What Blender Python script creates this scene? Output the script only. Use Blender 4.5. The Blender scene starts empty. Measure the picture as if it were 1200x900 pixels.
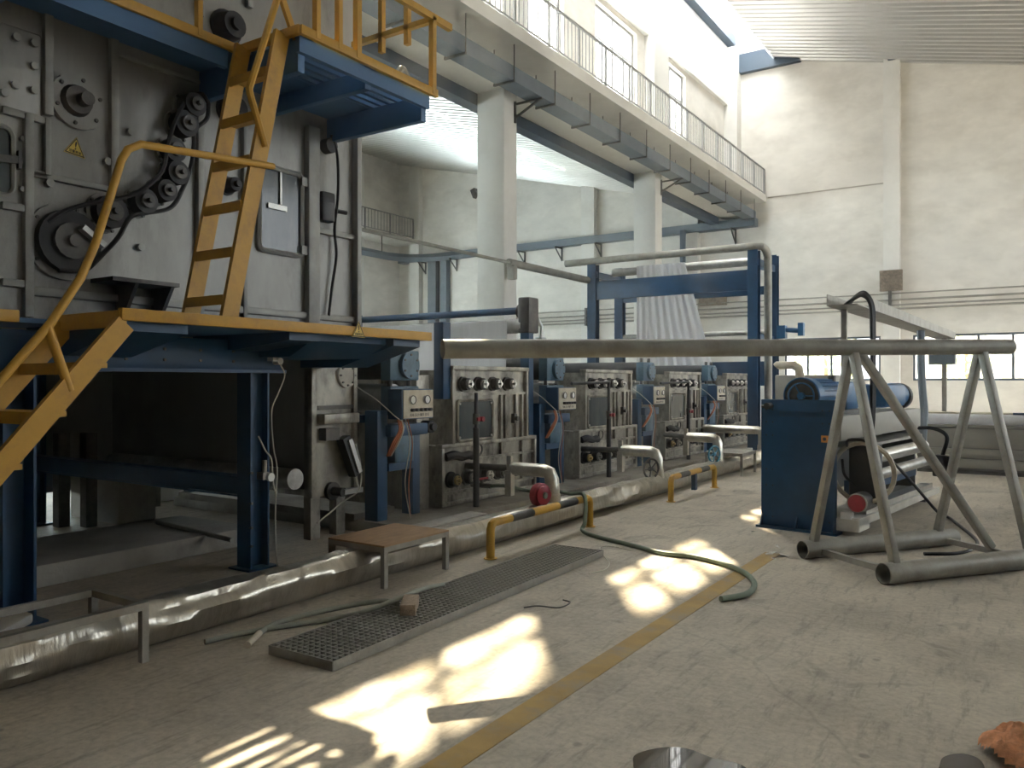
import bpy, math, random
from mathutils import Vector, Matrix, noise
random.seed(7)
# ------------------------------------------------------------------ camera
F_PX, YAW, CAM_H, HOR = 935.0, math.atan(617/935), 1.55, 447.0
SN, CS = math.sin(YAW), math.cos(YAW)
scene = bpy.context.scene
col = scene.collection
cd = bpy.data.cameras.new('camera'); cam = bpy.data.objects.new('camera', cd); col.objects.link(cam)
cam.location = (0, 0, CAM_H); cam.rotation_euler = (math.pi/2, 0, YAW)
cd.sensor_fit = 'HORIZONTAL'; cd.sensor_width = 36; cd.lens = 36*F_PX/1200
cd.shift_y = -(450-HOR)/1200
cd.clip_end = 300
scene.camera = cam
# ------------------------------------------------------------------ light
scene.view_settings.view_transform = 'Standard'
try: scene.view_settings.look = 'None'
except Exception: pass
scene.view_settings.gamma = 1
scene.view_settings.use_curve_mapping = False
scene.view_settings.exposure = 2.7
w = bpy.data.worlds.new('world'); scene.world = w; w.use_nodes = True
bg = w.node_tree.nodes['Background']; bg.inputs[0].default_value = (0.93, 0.96, 1.0, 1); bg.inputs[1].default_value = 1.0
sd = bpy.data.lights.new('sun', 'SUN'); sun = bpy.data.objects.new('sun_offscreen', sd); col.objects.link(sun)
EL = math.radians(46.2)
sun.rotation_euler = Vector((.593*math.cos(EL), -.807*math.cos(EL), -math.sin(EL))).to_track_quat('-Z', 'Y').to_euler()
sun.location = (-30, 40, 40)
sd.energy = 8.5; sd.angle = math.radians(.53); sd.color = (1, .93, .78)

def P(u, v, X=None, Y=None, Z=None):
    """photo pixel -> point on a plane of the place"""
    t = (u-600)/F_PX; k = (HOR-v)/F_PX
    d = Vector((-SN+CS*t, CS+SN*t, k))
    if X is not None: s = X/d.x
    elif Y is not None: s = Y/d.y
    else: s = (Z-CAM_H)/d.z
    return Vector((d.x*s, d.y*s, CAM_H+d.z*s))

# ------------------------------------------------------------------ materials
MATS = {}
def mat(name, c, rough=.55, metal=0., var=.18, scale=2.5, dirt=None, damt=.0, dscale=1.3, bump=0., bscale=30, stretch=(1,1,1), c2=None, spec=.5, coord='Object'):
    m = bpy.data.materials.new(name); m.use_nodes = True; nt = m.node_tree; N = nt.nodes; L = nt.links
    b = N['Principled BSDF']
    b.inputs['Roughness'].default_value = rough; b.inputs['Metallic'].default_value = metal
    b.inputs['Specular IOR Level'].default_value = spec
    tc = N.new('ShaderNodeTexCoord'); mp = N.new('ShaderNodeMapping'); mp.inputs['Scale'].default_value = stretch
    L.new(tc.outputs[coord], mp.inputs[0])
    n = N.new('ShaderNodeTexNoise'); n.inputs['Scale'].default_value = scale; n.inputs['Detail'].default_value = 8; n.inputs['Roughness'].default_value = .65
    L.new(mp.outputs[0], n.inputs[0])
    r = N.new('ShaderNodeValToRGB'); r.color_ramp.elements[0].position = .3; r.color_ramp.elements[1].position = .7
    lo = c2 if c2 else tuple(x*(1-var) for x in c); hi = tuple(min(1, x*(1+var)) for x in c)
    r.color_ramp.elements[0].color = (*lo, 1); r.color_ramp.elements[1].color = (*hi, 1)
    L.new(n.outputs[0], r.inputs[0]); out = r.outputs[0]
    if dirt:
        n2 = N.new('ShaderNodeTexNoise'); n2.inputs['Scale'].default_value = dscale; n2.inputs['Detail'].default_value = 10; n2.inputs['Roughness'].default_value = .7
        L.new(mp.outputs[0], n2.inputs[0])
        r2 = N.new('ShaderNodeValToRGB'); r2.color_ramp.elements[0].position = .48; r2.color_ramp.elements[1].position = .68
        r2.color_ramp.elements[0].color = (0,0,0,1); r2.color_ramp.elements[1].color = (damt,damt,damt,1)
        L.new(n2.outputs[0], r2.inputs[0])
        mx = N.new('ShaderNodeMix'); mx.data_type = 'RGBA'
        L.new(r2.outputs[0], mx.inputs[0]); L.new(out, mx.inputs[6]); mx.inputs[7].default_value = (*dirt, 1); out = mx.outputs[2]
    L.new(out, b.inputs['Base Color'])
    if bump:
        n3 = N.new('ShaderNodeTexNoise'); n3.inputs['Scale'].default_value = bscale; n3.inputs['Detail'].default_value = 6
        L.new(mp.outputs[0], n3.inputs[0])
        bp = N.new('ShaderNodeBump'); bp.inputs['Strength'].default_value = bump; bp.inputs['Distance'].default_value = .02
        L.new(n3.outputs[0], bp.inputs['Height']); L.new(bp.outputs[0], b.inputs['Normal'])
    MATS[name] = m
    return m

mat('plaster', (.76,.735,.69), .9, var=.1, scale=.9, dirt=(.54,.51,.46), damt=.6, dscale=.55, bump=.4, bscale=4, stretch=(1,1,1.8))
mat('white_paint', (.76,.75,.72), .8, var=.05, scale=.8, dirt=(.5,.48,.44), damt=.4, dscale=.6, bump=.1, bscale=10)
mat('concrete', (.34,.32,.28), .8, var=.2, scale=2, dirt=(.16,.14,.12), damt=.7, dscale=1.5, bump=.3, bscale=25)
mat('rough_concrete', (.27,.22,.17), .95, var=.45, scale=9, dirt=(.1,.08,.06), damt=.8, dscale=6, bump=1, bscale=14)
mat('blue', (.012,.063,.148), .45, var=.2, scale=3, dirt=(.01,.045,.1), damt=.5, dscale=2.2)
mat('deck_blue', (.07,.17,.34), .5, var=.1, scale=2, dirt=(.05,.12,.24), damt=.4, dscale=1.2)
mat('light_blue', (.08,.16,.235), .45, var=.2, scale=6, dirt=(.05,.08,.1), damt=.6, dscale=4)
mat('motor_blue', (.03,.14,.31), .38, var=.12, scale=4, dirt=(.03,.10,.2), damt=.4, dscale=5)
mat('yellow', (.62,.35,.05), .5, var=.16, scale=4, dirt=(.26,.15,.06), damt=.6, dscale=4)
mat('safety_yellow', (.6,.34,.03), .42, var=.1, scale=8, dirt=(.3,.2,.08), damt=.4, dscale=6)
mat('black_paint', (.02,.02,.023), .45, var=.3, scale=8)
mat('rubber', (.025,.025,.027), .6, var=.4, scale=6, dirt=(.07,.065,.06), damt=.5, dscale=5)
mat('machine_grey', (.31,.305,.285), .45, .25, var=.2, scale=2.4, dirt=(.10,.095,.08), damt=.75, dscale=1.7, stretch=(1,1,.4), bump=.06, bscale=20)
mat('machine_rib', (.33,.33,.31), .5, .2, var=.14, scale=4, dirt=(.2,.19,.16), damt=.5, dscale=3)
mat('sheet_grey', (.24,.243,.235), .5, .15, var=.12, scale=1.2, dirt=(.17,.168,.16), damt=.6, dscale=1.4, stretch=(1,1,.35))
mat('shaded_sheet', (.06,.063,.062), .5, .15, var=.12, scale=1.2, dirt=(.05,.05,.048), damt=.6, dscale=1.4, stretch=(1,1,.35))  # darkened copy of the grey sheet, shade put into its colour
mat('stained_steel', (.38,.36,.31), .42, .35, var=.42, scale=4, dirt=(.05,.042,.032), damt=.95, dscale=3.4, stretch=(1,1,.6), bump=.12, bscale=18)
mat('steel', (.46,.46,.44), .38, .7, var=.2, scale=6, dirt=(.2,.18,.15), damt=.5, dscale=5)
mat('bright_steel', (.62,.61,.58), .3, .85, var=.15, scale=8)
mat('dark_steel', (.10,.095,.09), .5, .4, var=.4, scale=8, dirt=(.2,.17,.13), damt=.4, dscale=7)
mat('galvanised', (.36,.35,.315), .5, .35, var=.22, scale=5, dirt=(.2,.16,.11), damt=.5, dscale=3, bump=.1, bscale=30)
mat('pipe_grey', (.3,.295,.26), .5, .25, var=.2, scale=4, dirt=(.15,.11,.08), damt=.5, dscale=2.5, bump=.08, bscale=24)
mat('foil', (.5,.475,.42), .3, .88, var=.16, scale=3, dirt=(.3,.26,.2), damt=.6, dscale=1.2, bump=.4, bscale=5, stretch=(1,4,1))
mat('foil_plain', (.66,.64,.58), .3, .85, var=.15, scale=6, dirt=(.33,.28,.2), damt=.5, dscale=5, bump=.3, bscale=14)
mat('sheet', (.62,.61,.59), .34, .7, var=.08, scale=.6, dirt=(.34,.33,.32), damt=.5, dscale=.3)
mat('tray_grey', (.16,.19,.22), .5, .2, var=.12, scale=3)
mat('slate_beam', (.05,.075,.11), .5, .1, var=.15, scale=3)
mat('rail_grey', (.30,.30,.30), .5, .3, var=.15, scale=6)
mat('wood', (.36,.22,.11), .7, var=.25, scale=5, dirt=(.2,.13,.08), damt=.5, dscale=4, stretch=(3,1,1))
mat('timber_block', (.34,.26,.19), .85, var=.3, scale=14, dirt=(.16,.11,.08), damt=.6, dscale=20, stretch=(4,1,4), bump=.4, bscale=40)
mat('fabric', (.88,.88,.9), .95, var=.05, scale=2, stretch=(6,6,.4))
def translucent_part(name, k):
    m = MATS[name]; nt = m.node_tree; N = nt.nodes; L = nt.links; b = N['Principled BSDF']
    t = N.new('ShaderNodeBsdfTranslucent'); L.new(b.inputs['Base Color'].links[0].from_socket, t.inputs[0])
    mx = N.new('ShaderNodeMixShader'); mx.inputs[0].default_value = k
    L.new(b.outputs[0], mx.inputs[1]); L.new(t.outputs[0], mx.inputs[2]); L.new(mx.outputs[0], N['Material Output'].inputs[0])
translucent_part('fabric', .45)
mat('hose_green', (.17,.22,.16), .5, var=.2, scale=9)
mat('hose_grey', (.30,.31,.26), .6, var=.2, scale=9)
mat('cable_black', (.012,.012,.013), .5, var=.2)
mat('cable_white', (.6,.58,.5), .6, var=.1)
mat('cable_orange', (.5,.16,.07), .6, var=.2)
mat('red', (.34,.025,.04), .4, var=.25, scale=9)
mat('wheel_blue', (.05,.22,.33), .45, var=.2, scale=9)
mat('cream', (.62,.57,.46), .55, var=.08, scale=6, dirt=(.35,.25,.13), damt=.6, dscale=5)
mat('white', (.8,.8,.78), .5, var=.04)
mat('off_white', (.55,.53,.47), .6, var=.1, scale=4, dirt=(.3,.27,.22), damt=.5, dscale=3)
mat('brass', (.45,.33,.14), .4, .7, var=.2, scale=8)
mat('sign_yellow', (.75,.55,.10), .5, var=.06)
mat('orange', (.75,.30,.06), .5, var=.05)
mat('slat_grey', (.36,.35,.31), .55, .1, var=.08, scale=1, dirt=(.28,.26,.22), damt=.4, dscale=.8)
mat('rust_cloth', (.66,.3,.15), .9, var=.35, scale=18, bump=.8, bscale=40)
mat('paper', (.75,.74,.7), .9, var=.08)
mat('tree', (.50,.55,.30), .8, var=.5, scale=6)
mat('far_wall', (.85,.84,.82), .9, var=.08, scale=.5)
mat('plaster_dark', (.38,.35,.30), .9, var=.2, scale=3)

def floor_mat():
    m = mat('floor', (.49,.435,.35), .6, var=.2, scale=.8, dirt=(.24,.205,.165), damt=.6, dscale=.7, bump=.18, bscale=14, spec=.35)
    nt = m.node_tree; N = nt.nodes; L = nt.links; b = N['Principled BSDF']
    src = b.inputs['Base Color'].links[0].from_socket
    tc = N.new('ShaderNodeTexCoord')
    def mapped(sc, rot):
        mp = N.new('ShaderNodeMapping'); mp.inputs['Scale'].default_value = sc; mp.inputs['Rotation'].default_value = (0, 0, rot); L.new(tc.outputs['Object'], mp.inputs[0]); return mp.outputs[0]
    def layer(src, fac, stops, amt):
        r = N.new('ShaderNodeValToRGB'); e = r.color_ramp.elements
        e[0].position, c0 = stops[0]; e[0].color = (c0, c0, c0, 1); e[1].position, c1 = stops[-1]; e[1].color = (c1, c1, c1, 1)
        for p, c in stops[1:-1]: x = e.new(p); x.color = (c, c, c, 1)
        L.new(fac, r.inputs[0])
        mx = N.new('ShaderNodeMix'); mx.data_type = 'RGBA'; mx.blend_type = 'MULTIPLY'; mx.inputs[0].default_value = amt
        L.new(src, mx.inputs[6]); L.new(r.outputs[0], mx.inputs[7]); return mx.outputs[2]
    def nz(vec, sc, det=10, ro=.7, dist=0):
        n = N.new('ShaderNodeTexNoise'); n.inputs['Scale'].default_value = sc; n.inputs['Detail'].default_value = det; n.inputs['Roughness'].default_value = ro; n.inputs['Distortion'].default_value = dist
        L.new(vec, n.inputs[0]); return n.outputs[0]
    src = layer(src, nz(mapped((7, 1.1, 1), .75), 2.0, 12, .75), [(.34, .55), (.48, 1), (.66, 1), (.76, 1.3)], .8)      # drag marks
    src = layer(src, nz(mapped((1, 9, 1), -.35), 1.6, 12, .8), [(.3, .6), (.4, 1), (.7, 1), (.78, 1.35)], .6)
    src = layer(src, nz(tc.outputs['Object'], 26, 8), [(.3, .65), (.6, 1.08)], .7)                                     # grit
    src = layer(src, nz(tc.outputs['Object'], 1.5, 5, .55, 1.2), [(.33, .55), (.38, 1.0), (1, 1)], .55)                 # old wet stains with edges
    # cracks
    nv = N.new('ShaderNodeTexNoise'); nv.inputs['Scale'].default_value = .9; nv.inputs['Detail'].default_value = 6; L.new(tc.outputs['Object'], nv.inputs[0])
    mv = N.new('ShaderNodeMix'); mv.data_type = 'VECTOR'; mv.inputs[0].default_value = .35; L.new(tc.outputs['Object'], mv.inputs[4]); L.new(nv.outputs['Color'], mv.inputs[5])
    vo = N.new('ShaderNodeTexVoronoi'); vo.feature = 'DISTANCE_TO_EDGE'; vo.inputs['Scale'].default_value = .42; L.new(mv.outputs[1], vo.inputs['Vector'])
    src = layer(src, vo.outputs['Distance'], [(0, .5), (.002, .7), (.0035, 1), (1, 1)], .35)
    # small dark oil drops
    v2 = N.new('ShaderNodeTexVoronoi'); v2.inputs['Scale'].default_value = 2.6; L.new(tc.outputs['Object'], v2.inputs['Vector'])
    src = layer(src, v2.outputs['Distance'], [(0, .45), (.045, .5), (.07, 1), (1, 1)], .7)
    L.new(src, b.inputs['Base Color'])
floor_mat()

def worn_line_mat():
    m = mat('worn_yellow', (.42,.28,.09), .7, var=.2, scale=3, dirt=(.30,.26,.2), damt=.9, dscale=3.5)
worn_line_mat()

def glass_mat(name, tint, transp, rough=.05):
    m = bpy.data.materials.new(name); m.use_nodes = True; nt = m.node_tree; N = nt.nodes; L = nt.links
    N.remove(N['Principled BSDF']); o = N['Material Output']
    t = N.new('ShaderNodeBsdfTransparent'); t.inputs[0].default_value = (*tint, 1)
    g = N.new('ShaderNodeBsdfGlossy'); g.inputs['Roughness'].default_value = rough; g.inputs[0].default_value = (.9,.9,.9,1)
    mx = N.new('ShaderNodeMixShader'); mx.inputs[0].default_value = 1-transp
    L.new(t.outputs[0], mx.inputs[1]); L.new(g.outputs[0], mx.inputs[2]); L.new(mx.outputs[0], o.inputs[0])
    MATS[name] = m
glass_mat('clear_glass', (.95,.97,.97), .93)
def sun_dimming_glass():  # mottled tint added to dim and break up the sun patches
    glass_mat('sun_dimming_glass', (1, 1, 1), .95); nt = MATS['sun_dimming_glass'].node_tree; N = nt.nodes; L = nt.links
    t = [n for n in N if n.type == 'BSDF_TRANSPARENT'][0]
    tc = N.new('ShaderNodeTexCoord'); n = N.new('ShaderNodeTexNoise'); n.inputs['Scale'].default_value = 1.6; n.inputs['Detail'].default_value = 3
    r = N.new('ShaderNodeValToRGB'); r.color_ramp.elements[0].position = .35; r.color_ramp.elements[0].color = (.36, .33, .27, 1); r.color_ramp.elements[1].position = .62; r.color_ramp.elements[1].color = (.9, .87, .8, 1)
    L.new(tc.outputs['Object'], n.inputs[0]); L.new(n.outputs[0], r.inputs[0]); L.new(r.outputs[0], t.inputs[0])
sun_dimming_glass()
def frosted(name, c, k=.8):
    m = bpy.data.materials.new(name); m.use_nodes = True; nt = m.node_tree; N = nt.nodes; L = nt.links
    N.remove(N['Principled BSDF']); o = N['Material Output']
    t = N.new('ShaderNodeBsdfTranslucent'); t.inputs[0].default_value = (*c, 1)
    g = N.new('ShaderNodeBsdfDiffuse'); g.inputs[0].default_value = (*c, 1)
    mx = N.new('ShaderNodeMixShader'); mx.inputs[0].default_value = 1-k
    L.new(t.outputs[0], mx.inputs[1]); L.new(g.outputs[0], mx.inputs[2]); L.new(mx.outputs[0], o.inputs[0])
    MATS[name] = m
frosted('frosted_glass', (.9,.93,.97))
frosted('skylight_sheet', (.9,.93,.96), .9)
frosted('skylight_side', (.82,.92,1.0), .95)
mat('dark_glass', (.05,.065,.075), .12, 0, var=.3, scale=3, dirt=(.2,.21,.2), damt=.35, dscale=2.5, stretch=(1,1,.4))
mat('water', (.05,.04,.03), .03, 0, var=.2, spec=.6)
mat('damp', (.10,.09,.08), .25, 0, var=.2)

# ------------------------------------------------------------------ mesh helpers
ORG = {}
def V(*a): return Vector(a)
class B:
    def __init__(s): s.v = []; s.f = []
    def add(s, vs, fs):
        o = len(s.v); s.v += [tuple(x) for x in vs]; s.f += [[i+o for i in f] for f in fs]; return s
    def box(s, x0, x1, y0, y1, z0, z1):
        return s.add([(x0,y0,z0),(x1,y0,z0),(x1,y1,z0),(x0,y1,z0),(x0,y0,z1),(x1,y0,z1),(x1,y1,z1),(x0,y1,z1)],
                     [(3,2,1,0),(4,5,6,7),(0,1,5,4),(1,2,6,5),(2,3,7,6),(3,0,4,7)])
    def beam(s, p0, p1, wd, ht, up=(0,0,1)):
        p0 = Vector(p0); p1 = Vector(p1); d = (p1-p0).normalized(); up = Vector(up)
        a = d.cross(up)
        if a.length < 1e-4: a = d.cross(Vector((1,0,0)))
        a.normalize(); b = a.cross(d).normalized(); a *= wd/2; b *= ht/2
        vs = [p0-a-b, p0+a-b, p0+a+b, p0-a+b, p1-a-b, p1+a-b, p1+a+b, p1-a+b]
        return s.add(vs, [(0,1,2,3),(7,6,5,4),(4,5,1,0),(5,6,2,1),(6,7,3,2),(7,4,0,3)])
    def tube(s, pts, r, n=10, caps=True, closed=False):
        pts = [Vector(p) for p in pts]; m = len(pts); rs = r if isinstance(r, (list, tuple)) else [r]*m
        def tan(i):
            if closed: return (pts[(i+1) % m]-pts[i-1]).normalized()
            if i == 0: return (pts[1]-pts[0]).normalized()
            if i == m-1: return (pts[-1]-pts[-2]).normalized()
            return ((pts[i+1]-pts[i]).normalized()+(pts[i]-pts[i-1]).normalized()).normalized()
        t = tan(0); a = t.cross(Vector((0,0,1)))
        if a.length < 1e-3: a = t.cross(Vector((1,0,0)))
        a.normalize(); vs = []
        for i in range(m):
            t = tan(i); a = (a - t*a.dot(t)).normalized(); b = t.cross(a)
            vs += [pts[i] + (a*math.cos(2*math.pi*k/n) + b*math.sin(2*math.pi*k/n))*rs[i] for k in range(n)]
        fs = []
        for i in range(m if closed else m-1):
            j = (i+1) % m
            fs += [(i*n+k, i*n+(k+1) % n, j*n+(k+1) % n, j*n+k) for k in range(n)]
        if caps and not closed:
            fs += [tuple(reversed(range(n))), tuple(range((m-1)*n, m*n))]
        return s.add(vs, fs)
    def cyl(s, p0, p1, r, n=16, r1=None): return s.tube([p0, p1], [r, r if r1 is None else r1], n)
    def pipe(s, p0, p1, r, ri, n=20):
        "open-ended tube with wall thickness"
        p0 = Vector(p0); p1 = Vector(p1); o = len(s.v)
        s.tube([p0, p1], r, n, caps=False); s.tube([p0, p1], ri, n, caps=False)
        for e in (0, n):
            s.f += [[o+e+k, o+e+(k+1) % n, o+2*n+e+(k+1) % n, o+2*n+e+k] for k in range(n)]
        return s
    def torus(s, c, axis, R, r, n=24, m=8):
        c = Vector(c); ax = Vector(axis).normalized(); a = ax.orthogonal().normalized(); b = ax.cross(a)
        return s.tube([c+(a*math.cos(2*math.pi*k/n)+b*math.sin(2*math.pi*k/n))*R for k in range(n)], r, m, closed=True)
    def prism(s, poly, off):
        "poly: list of 3d points, extruded by off"
        n = len(poly); off = Vector(off); vs = [Vector(p) for p in poly]; vs += [p+off for p in vs]
        fs = [tuple(range(n-1, -1, -1)), tuple(range(n, 2*n))] + [(k, (k+1) % n, n+(k+1) % n, n+k) for k in range(n)]
        return s.add(vs, fs)
    def frame(s, ys, zs, x0, x1, wd):
        "rectangular border in the YZ plane"
        y0, y1 = ys; z0, z1 = zs
        s.box(x0,x1,y0,y1,z0,z0+wd); s.box(x0,x1,y0,y1,z1-wd,z1); s.box(x0,x1,y0,y0+wd,z0+wd,z1-wd); s.box(x0,x1,y1-wd,y1,z0+wd,z1-wd); return s
    def build(s, name, m, parent=None, smooth=True, bevel=0, kind=None, label=None):
        o0 = ORG.get(parent.name, Vector((0,0,0))) if parent else Vector((0,0,0))
        me = bpy.data.meshes.new(name); me.from_pydata([(x-o0.x, y-o0.y, z-o0.z) for x, y, z in s.v], [], s.f)
        me.validate()
        import bmesh
        bm = bmesh.new(); bm.from_mesh(me); bmesh.ops.recalc_face_normals(bm, faces=bm.faces)
        if bevel: bmesh.ops.bevel(bm, geom=[e for e in bm.edges if e.calc_face_angle(0) > .6], offset=bevel, segments=2, affect='EDGES', profile=.5)
        bm.to_mesh(me); bm.free()
        if smooth:
            me.shade_smooth(); me.set_sharp_from_angle(angle=math.radians(38))
        me.materials.append(MATS[m])
        o = bpy.data.objects.new(name, me); col.objects.link(o)
        if parent: o.parent = parent
        ORG[o.name] = o0
        if kind: o['kind'] = kind
        if label: o['label'] = label
        return o
def thing(name, label, cat, loc=(0,0,0), group=None):
    o = bpy.data.objects.new(name, None); col.objects.link(o); o.location = loc; o.empty_display_size = .2
    o['label'] = label; o['category'] = cat
    if group: o['group'] = group
    ORG[o.name] = Vector(loc); return o
def tag(o, label, cat, group=None):
    o['label'] = label; o['category'] = cat
    if group: o['group'] = group
    return o
def inst(src, parent, off):
    "copy of a part, moved by off (mesh data shared)"
    c = src.copy(); col.objects.link(c); c.parent = parent; c.location = src.location + Vector(off); ORG[c.name] = ORG.get(src.name, Vector((0,0,0))); return c
def copy_tree(o, off, parent=None):
    c = o.copy(); col.objects.link(c); c.parent = parent
    if parent is None: c.location = o.location + Vector(off)
    ORG[c.name] = ORG.get(o.name, Vector((0,0,0))) + (Vector(off) if parent is None else Vector((0,0,0)))
    for ch in list(o.children): copy_tree(ch, off, c)
    return c
def struct(name, b, m, **k): return b.build(name, m, kind='structure', **k)
def smooth_pts(pts, n=8):
    pts = [Vector(p) for p in pts]; out = []
    q = [pts[0]*2-pts[1]] + pts + [pts[-1]*2-pts[-2]]
    for i in range(1, len(q)-2):
        for k in range(n):
            t = k/n; a, b, c, d = q[i-1], q[i], q[i+1], q[i+2]
            out.append(.5*((2*b)+(c-a)*t+(2*a-5*b+4*c-d)*t*t+(3*b-a-3*c+d)*t**3))
    return out + [pts[-1]]
def text_mesh(body, size, origin, xdir, ydir, m, name, parent, depth=.002):
    cu = bpy.data.curves.new('lettering', 'FONT'); cu.body = body; cu.size = size; cu.extrude = depth; cu.align_x = 'CENTER'; cu.align_y = 'CENTER'
    to = bpy.data.objects.new('lettering', cu); col.objects.link(to)
    bpy.context.view_layer.update()
    me = bpy.data.meshes.new_from_object(to.evaluated_get(bpy.context.evaluated_depsgraph_get()))
    bpy.data.objects.remove(to)
    xd = Vector(xdir).normalized(); yd = Vector(ydir).normalized(); zd = xd.cross(yd)
    o0 = ORG.get(parent.name, Vector((0,0,0)))
    for vtx in me.vertices: vtx.co = Vector(origin) + xd*vtx.co.x + yd*vtx.co.y + zd*vtx.co.z - o0
    me.materials.clear(); me.materials.append(MATS[m])
    o = bpy.data.objects.new(name, me); col.objects.link(o); o.parent = parent; ORG[o.name] = o0; return o

# ================================================================== SETTING
YB = 30.0          # back wall
XW = -9.9          # window wall above the gallery
XL = -26.5         # far wall of the side bay
struct('floor', B().box(-60, 40, -30, 60, -.3, 0), 'floor')

def holed(b, axis, a0, a1, z0, z1, t0, t1, holes):
    As = sorted({a0, a1, *[h[0] for h in holes], *[h[1] for h in holes]}); Zs = sorted({z0, z1, *[h[2] for h in holes], *[h[3] for h in holes]})
    for i in range(len(As)-1):
        for j in range(len(Zs)-1):
            ca = (As[i]+As[i+1])/2; cz = (Zs[j]+Zs[j+1])/2
            if any(h[0] < ca < h[1] and h[2] < cz < h[3] for h in holes): continue
            if axis == 'y': b.box(t0, t1, As[i], As[i+1], Zs[j], Zs[j+1])
            else: b.box(As[i], As[i+1], t0, t1, Zs[j], Zs[j+1])
    return b
WZ0, WZ1 = 1.58, 3.12
back_holes = [(-7.8, -4.55, WZ0, WZ1), (-3.55, 2.2, WZ0, WZ1), (4, 8, WZ0, WZ1)]
struct('wall_back', holed(B(), 'x', XL-.3, 12, 0, 14.4, YB, YB+.3, back_holes), 'plaster')
gal_win = [(11.3, 14.05), (15.4, 17.35), (19.05, 21.7), (23.45, 25.6)]
GZ0, GZ1 = 8.75, 11.8
CZ0, CZ1 = 12.25, 14.0
clear_win = [(11.3, 14.45), (15.35, 17.55), (18.7, 20.2)]  # unseen upper openings, added so the sun patches land on the floor
holes = [(a, b, GZ0, GZ1) for a, b in gal_win] + [(a, b, CZ0, CZ1) for a, b in clear_win]
struct('wall_left', holed(B(), 'y', -12, YB, 8.2, 14.9, XW-.25, XW, holes), 'plaster')
struct('wall_far_left', holed(B(), 'y', -12, YB, 0, 13, XL-.3, XL, [(-10+5*i, -6.2+5*i, 1.2, 6.8) for i in range(7)]), 'plaster')
struct('wall_near', B().box(XL-.3, 10.3, -6.3, -6, 0, 14.9), 'plaster_dark')
struct('wall_right', holed(B(), 'y', -6, YB, 0, 9.4, 10, 10.3, [(11.6+4.6*i, 15.6+4.6*i, 2.4, 8.2) for i in range(4)]), 'plaster')
# ledges and pilasters of the window wall
struct('trim_1', B().box(XW, XW+.14, 8.4, YB, 11.95, 12.2), 'white_paint')
struct('trim_2', B().box(XW, XW+.32, 22.25, 23.35, 8.3, 14.2), 'white_paint')
struct('trim_3', B().box(XW, XW+.32, 14.15, 15.2, 8.3, 11.9), 'white_paint')
struct('trim_4', B().box(XW+.0, XW+.5, YB-.5, YB, 8.3, 14.1), 'white_paint')
# pilasters on the back wall
for i, (xa, xb, zt) in enumerate([(-4.42, -3.92, 12.55), (-11.6, -11.0, 8.9), (-16.1, -15.5, 9.9), (-25.6, -25.0, 12.0), (-20.9, -20.3, 11.1)]):
    struct('trim_%d' % (i+5), B().box(xa, xb, YB-.3, YB, 0, zt), 'white_paint')
struct('trim_10', B().box(XL, XL+.3, 26.6, 27.2, 0, 12.1), 'white_paint')
# slab edge line on the back wall
struct('trim_11', B().box(-8.4, -4.4, YB-.02, YB, 8.36, 8.4), 'plaster_dark')

def corrugated(x0, z0, x1, z1, ya, yb, per=.34, amp=.085):
    b = B(); vs = []; n = int((yb-ya)/per)+1
    prof = [(0, 0), (.35, 0), (.5, 1), (.85, 1)]
    for i in range(n):
        for p, h in prof:
            y = ya+(i+p)*per
            if y <= yb+.2: vs.append((x0, y, z0+h*amp)); vs.append((x1, y, z1+h*amp))
    fs = [(2*k, 2*k+1, 2*k+3, 2*k+2) for k in range(len(vs)//2-1)]
    return b.add(vs, fs)
def rz(x): return 13.4-.24*(x+8.1)
XR0, XR1, YR = .4, 6.4, -12+.34*53
struct('ceiling', corrugated(-8.1, 13.4, XR0, rz(XR0), -12, YB), 'sheet', smooth=False)
struct('ceiling_near', corrugated(XR0, rz(XR0), XR1, rz(XR1), -12, YR), 'sheet', smooth=False)
struct('ceiling_outer', corrugated(XR1, rz(XR1), 10, rz(10), -12, YB), 'sheet', smooth=False)
struct('ceiling_middle', corrugated(XR0, rz(XR0), XR1, rz(XR1), YR, YB), 'sheet', smooth=False)
def sz(x): return 8.35-.24*(x+10.1)
struct('ceiling_side_bay', corrugated(-10.1, sz(-10.1), -15, sz(-15), -12, YB), 'sheet', smooth=False)
struct('ceiling_side_bay_outer', corrugated(-14.8, sz(-14.8), XL, sz(XL), -12+.34*71, YB), 'sheet', smooth=False)
struct('ceiling_side_bay_near', corrugated(-14.8, sz(-14.8), XL, sz(XL), -12, -12+.34*71-.21), 'sheet', smooth=False)
struct('ceiling_skylight', B().box(XW-.2, -8.1, -12, YB, 14.9, 14.94).box(-8.14, -8.1, -12, YB, 13.4, 14.9), 'skylight_sheet')
struct('trim_12', B().box(XW, XW+.3, -12, YB, 14.3, 14.65), 'slate_beam')
struct('trim_13', B().box(-9.4, -7.2, YB-.25, YB, 13.15, 13.85), 'slate_beam')
for i, xr in enumerate((-4.15, 3.5)):
    struct('trim_%d' % (14+i), B().box(xr-.12, xr+.12, YB-.4, YB-.1, 12.45-.24*(xr+4.15), 12.62-.24*(xr+4.15)), 'slate_beam')

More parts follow.
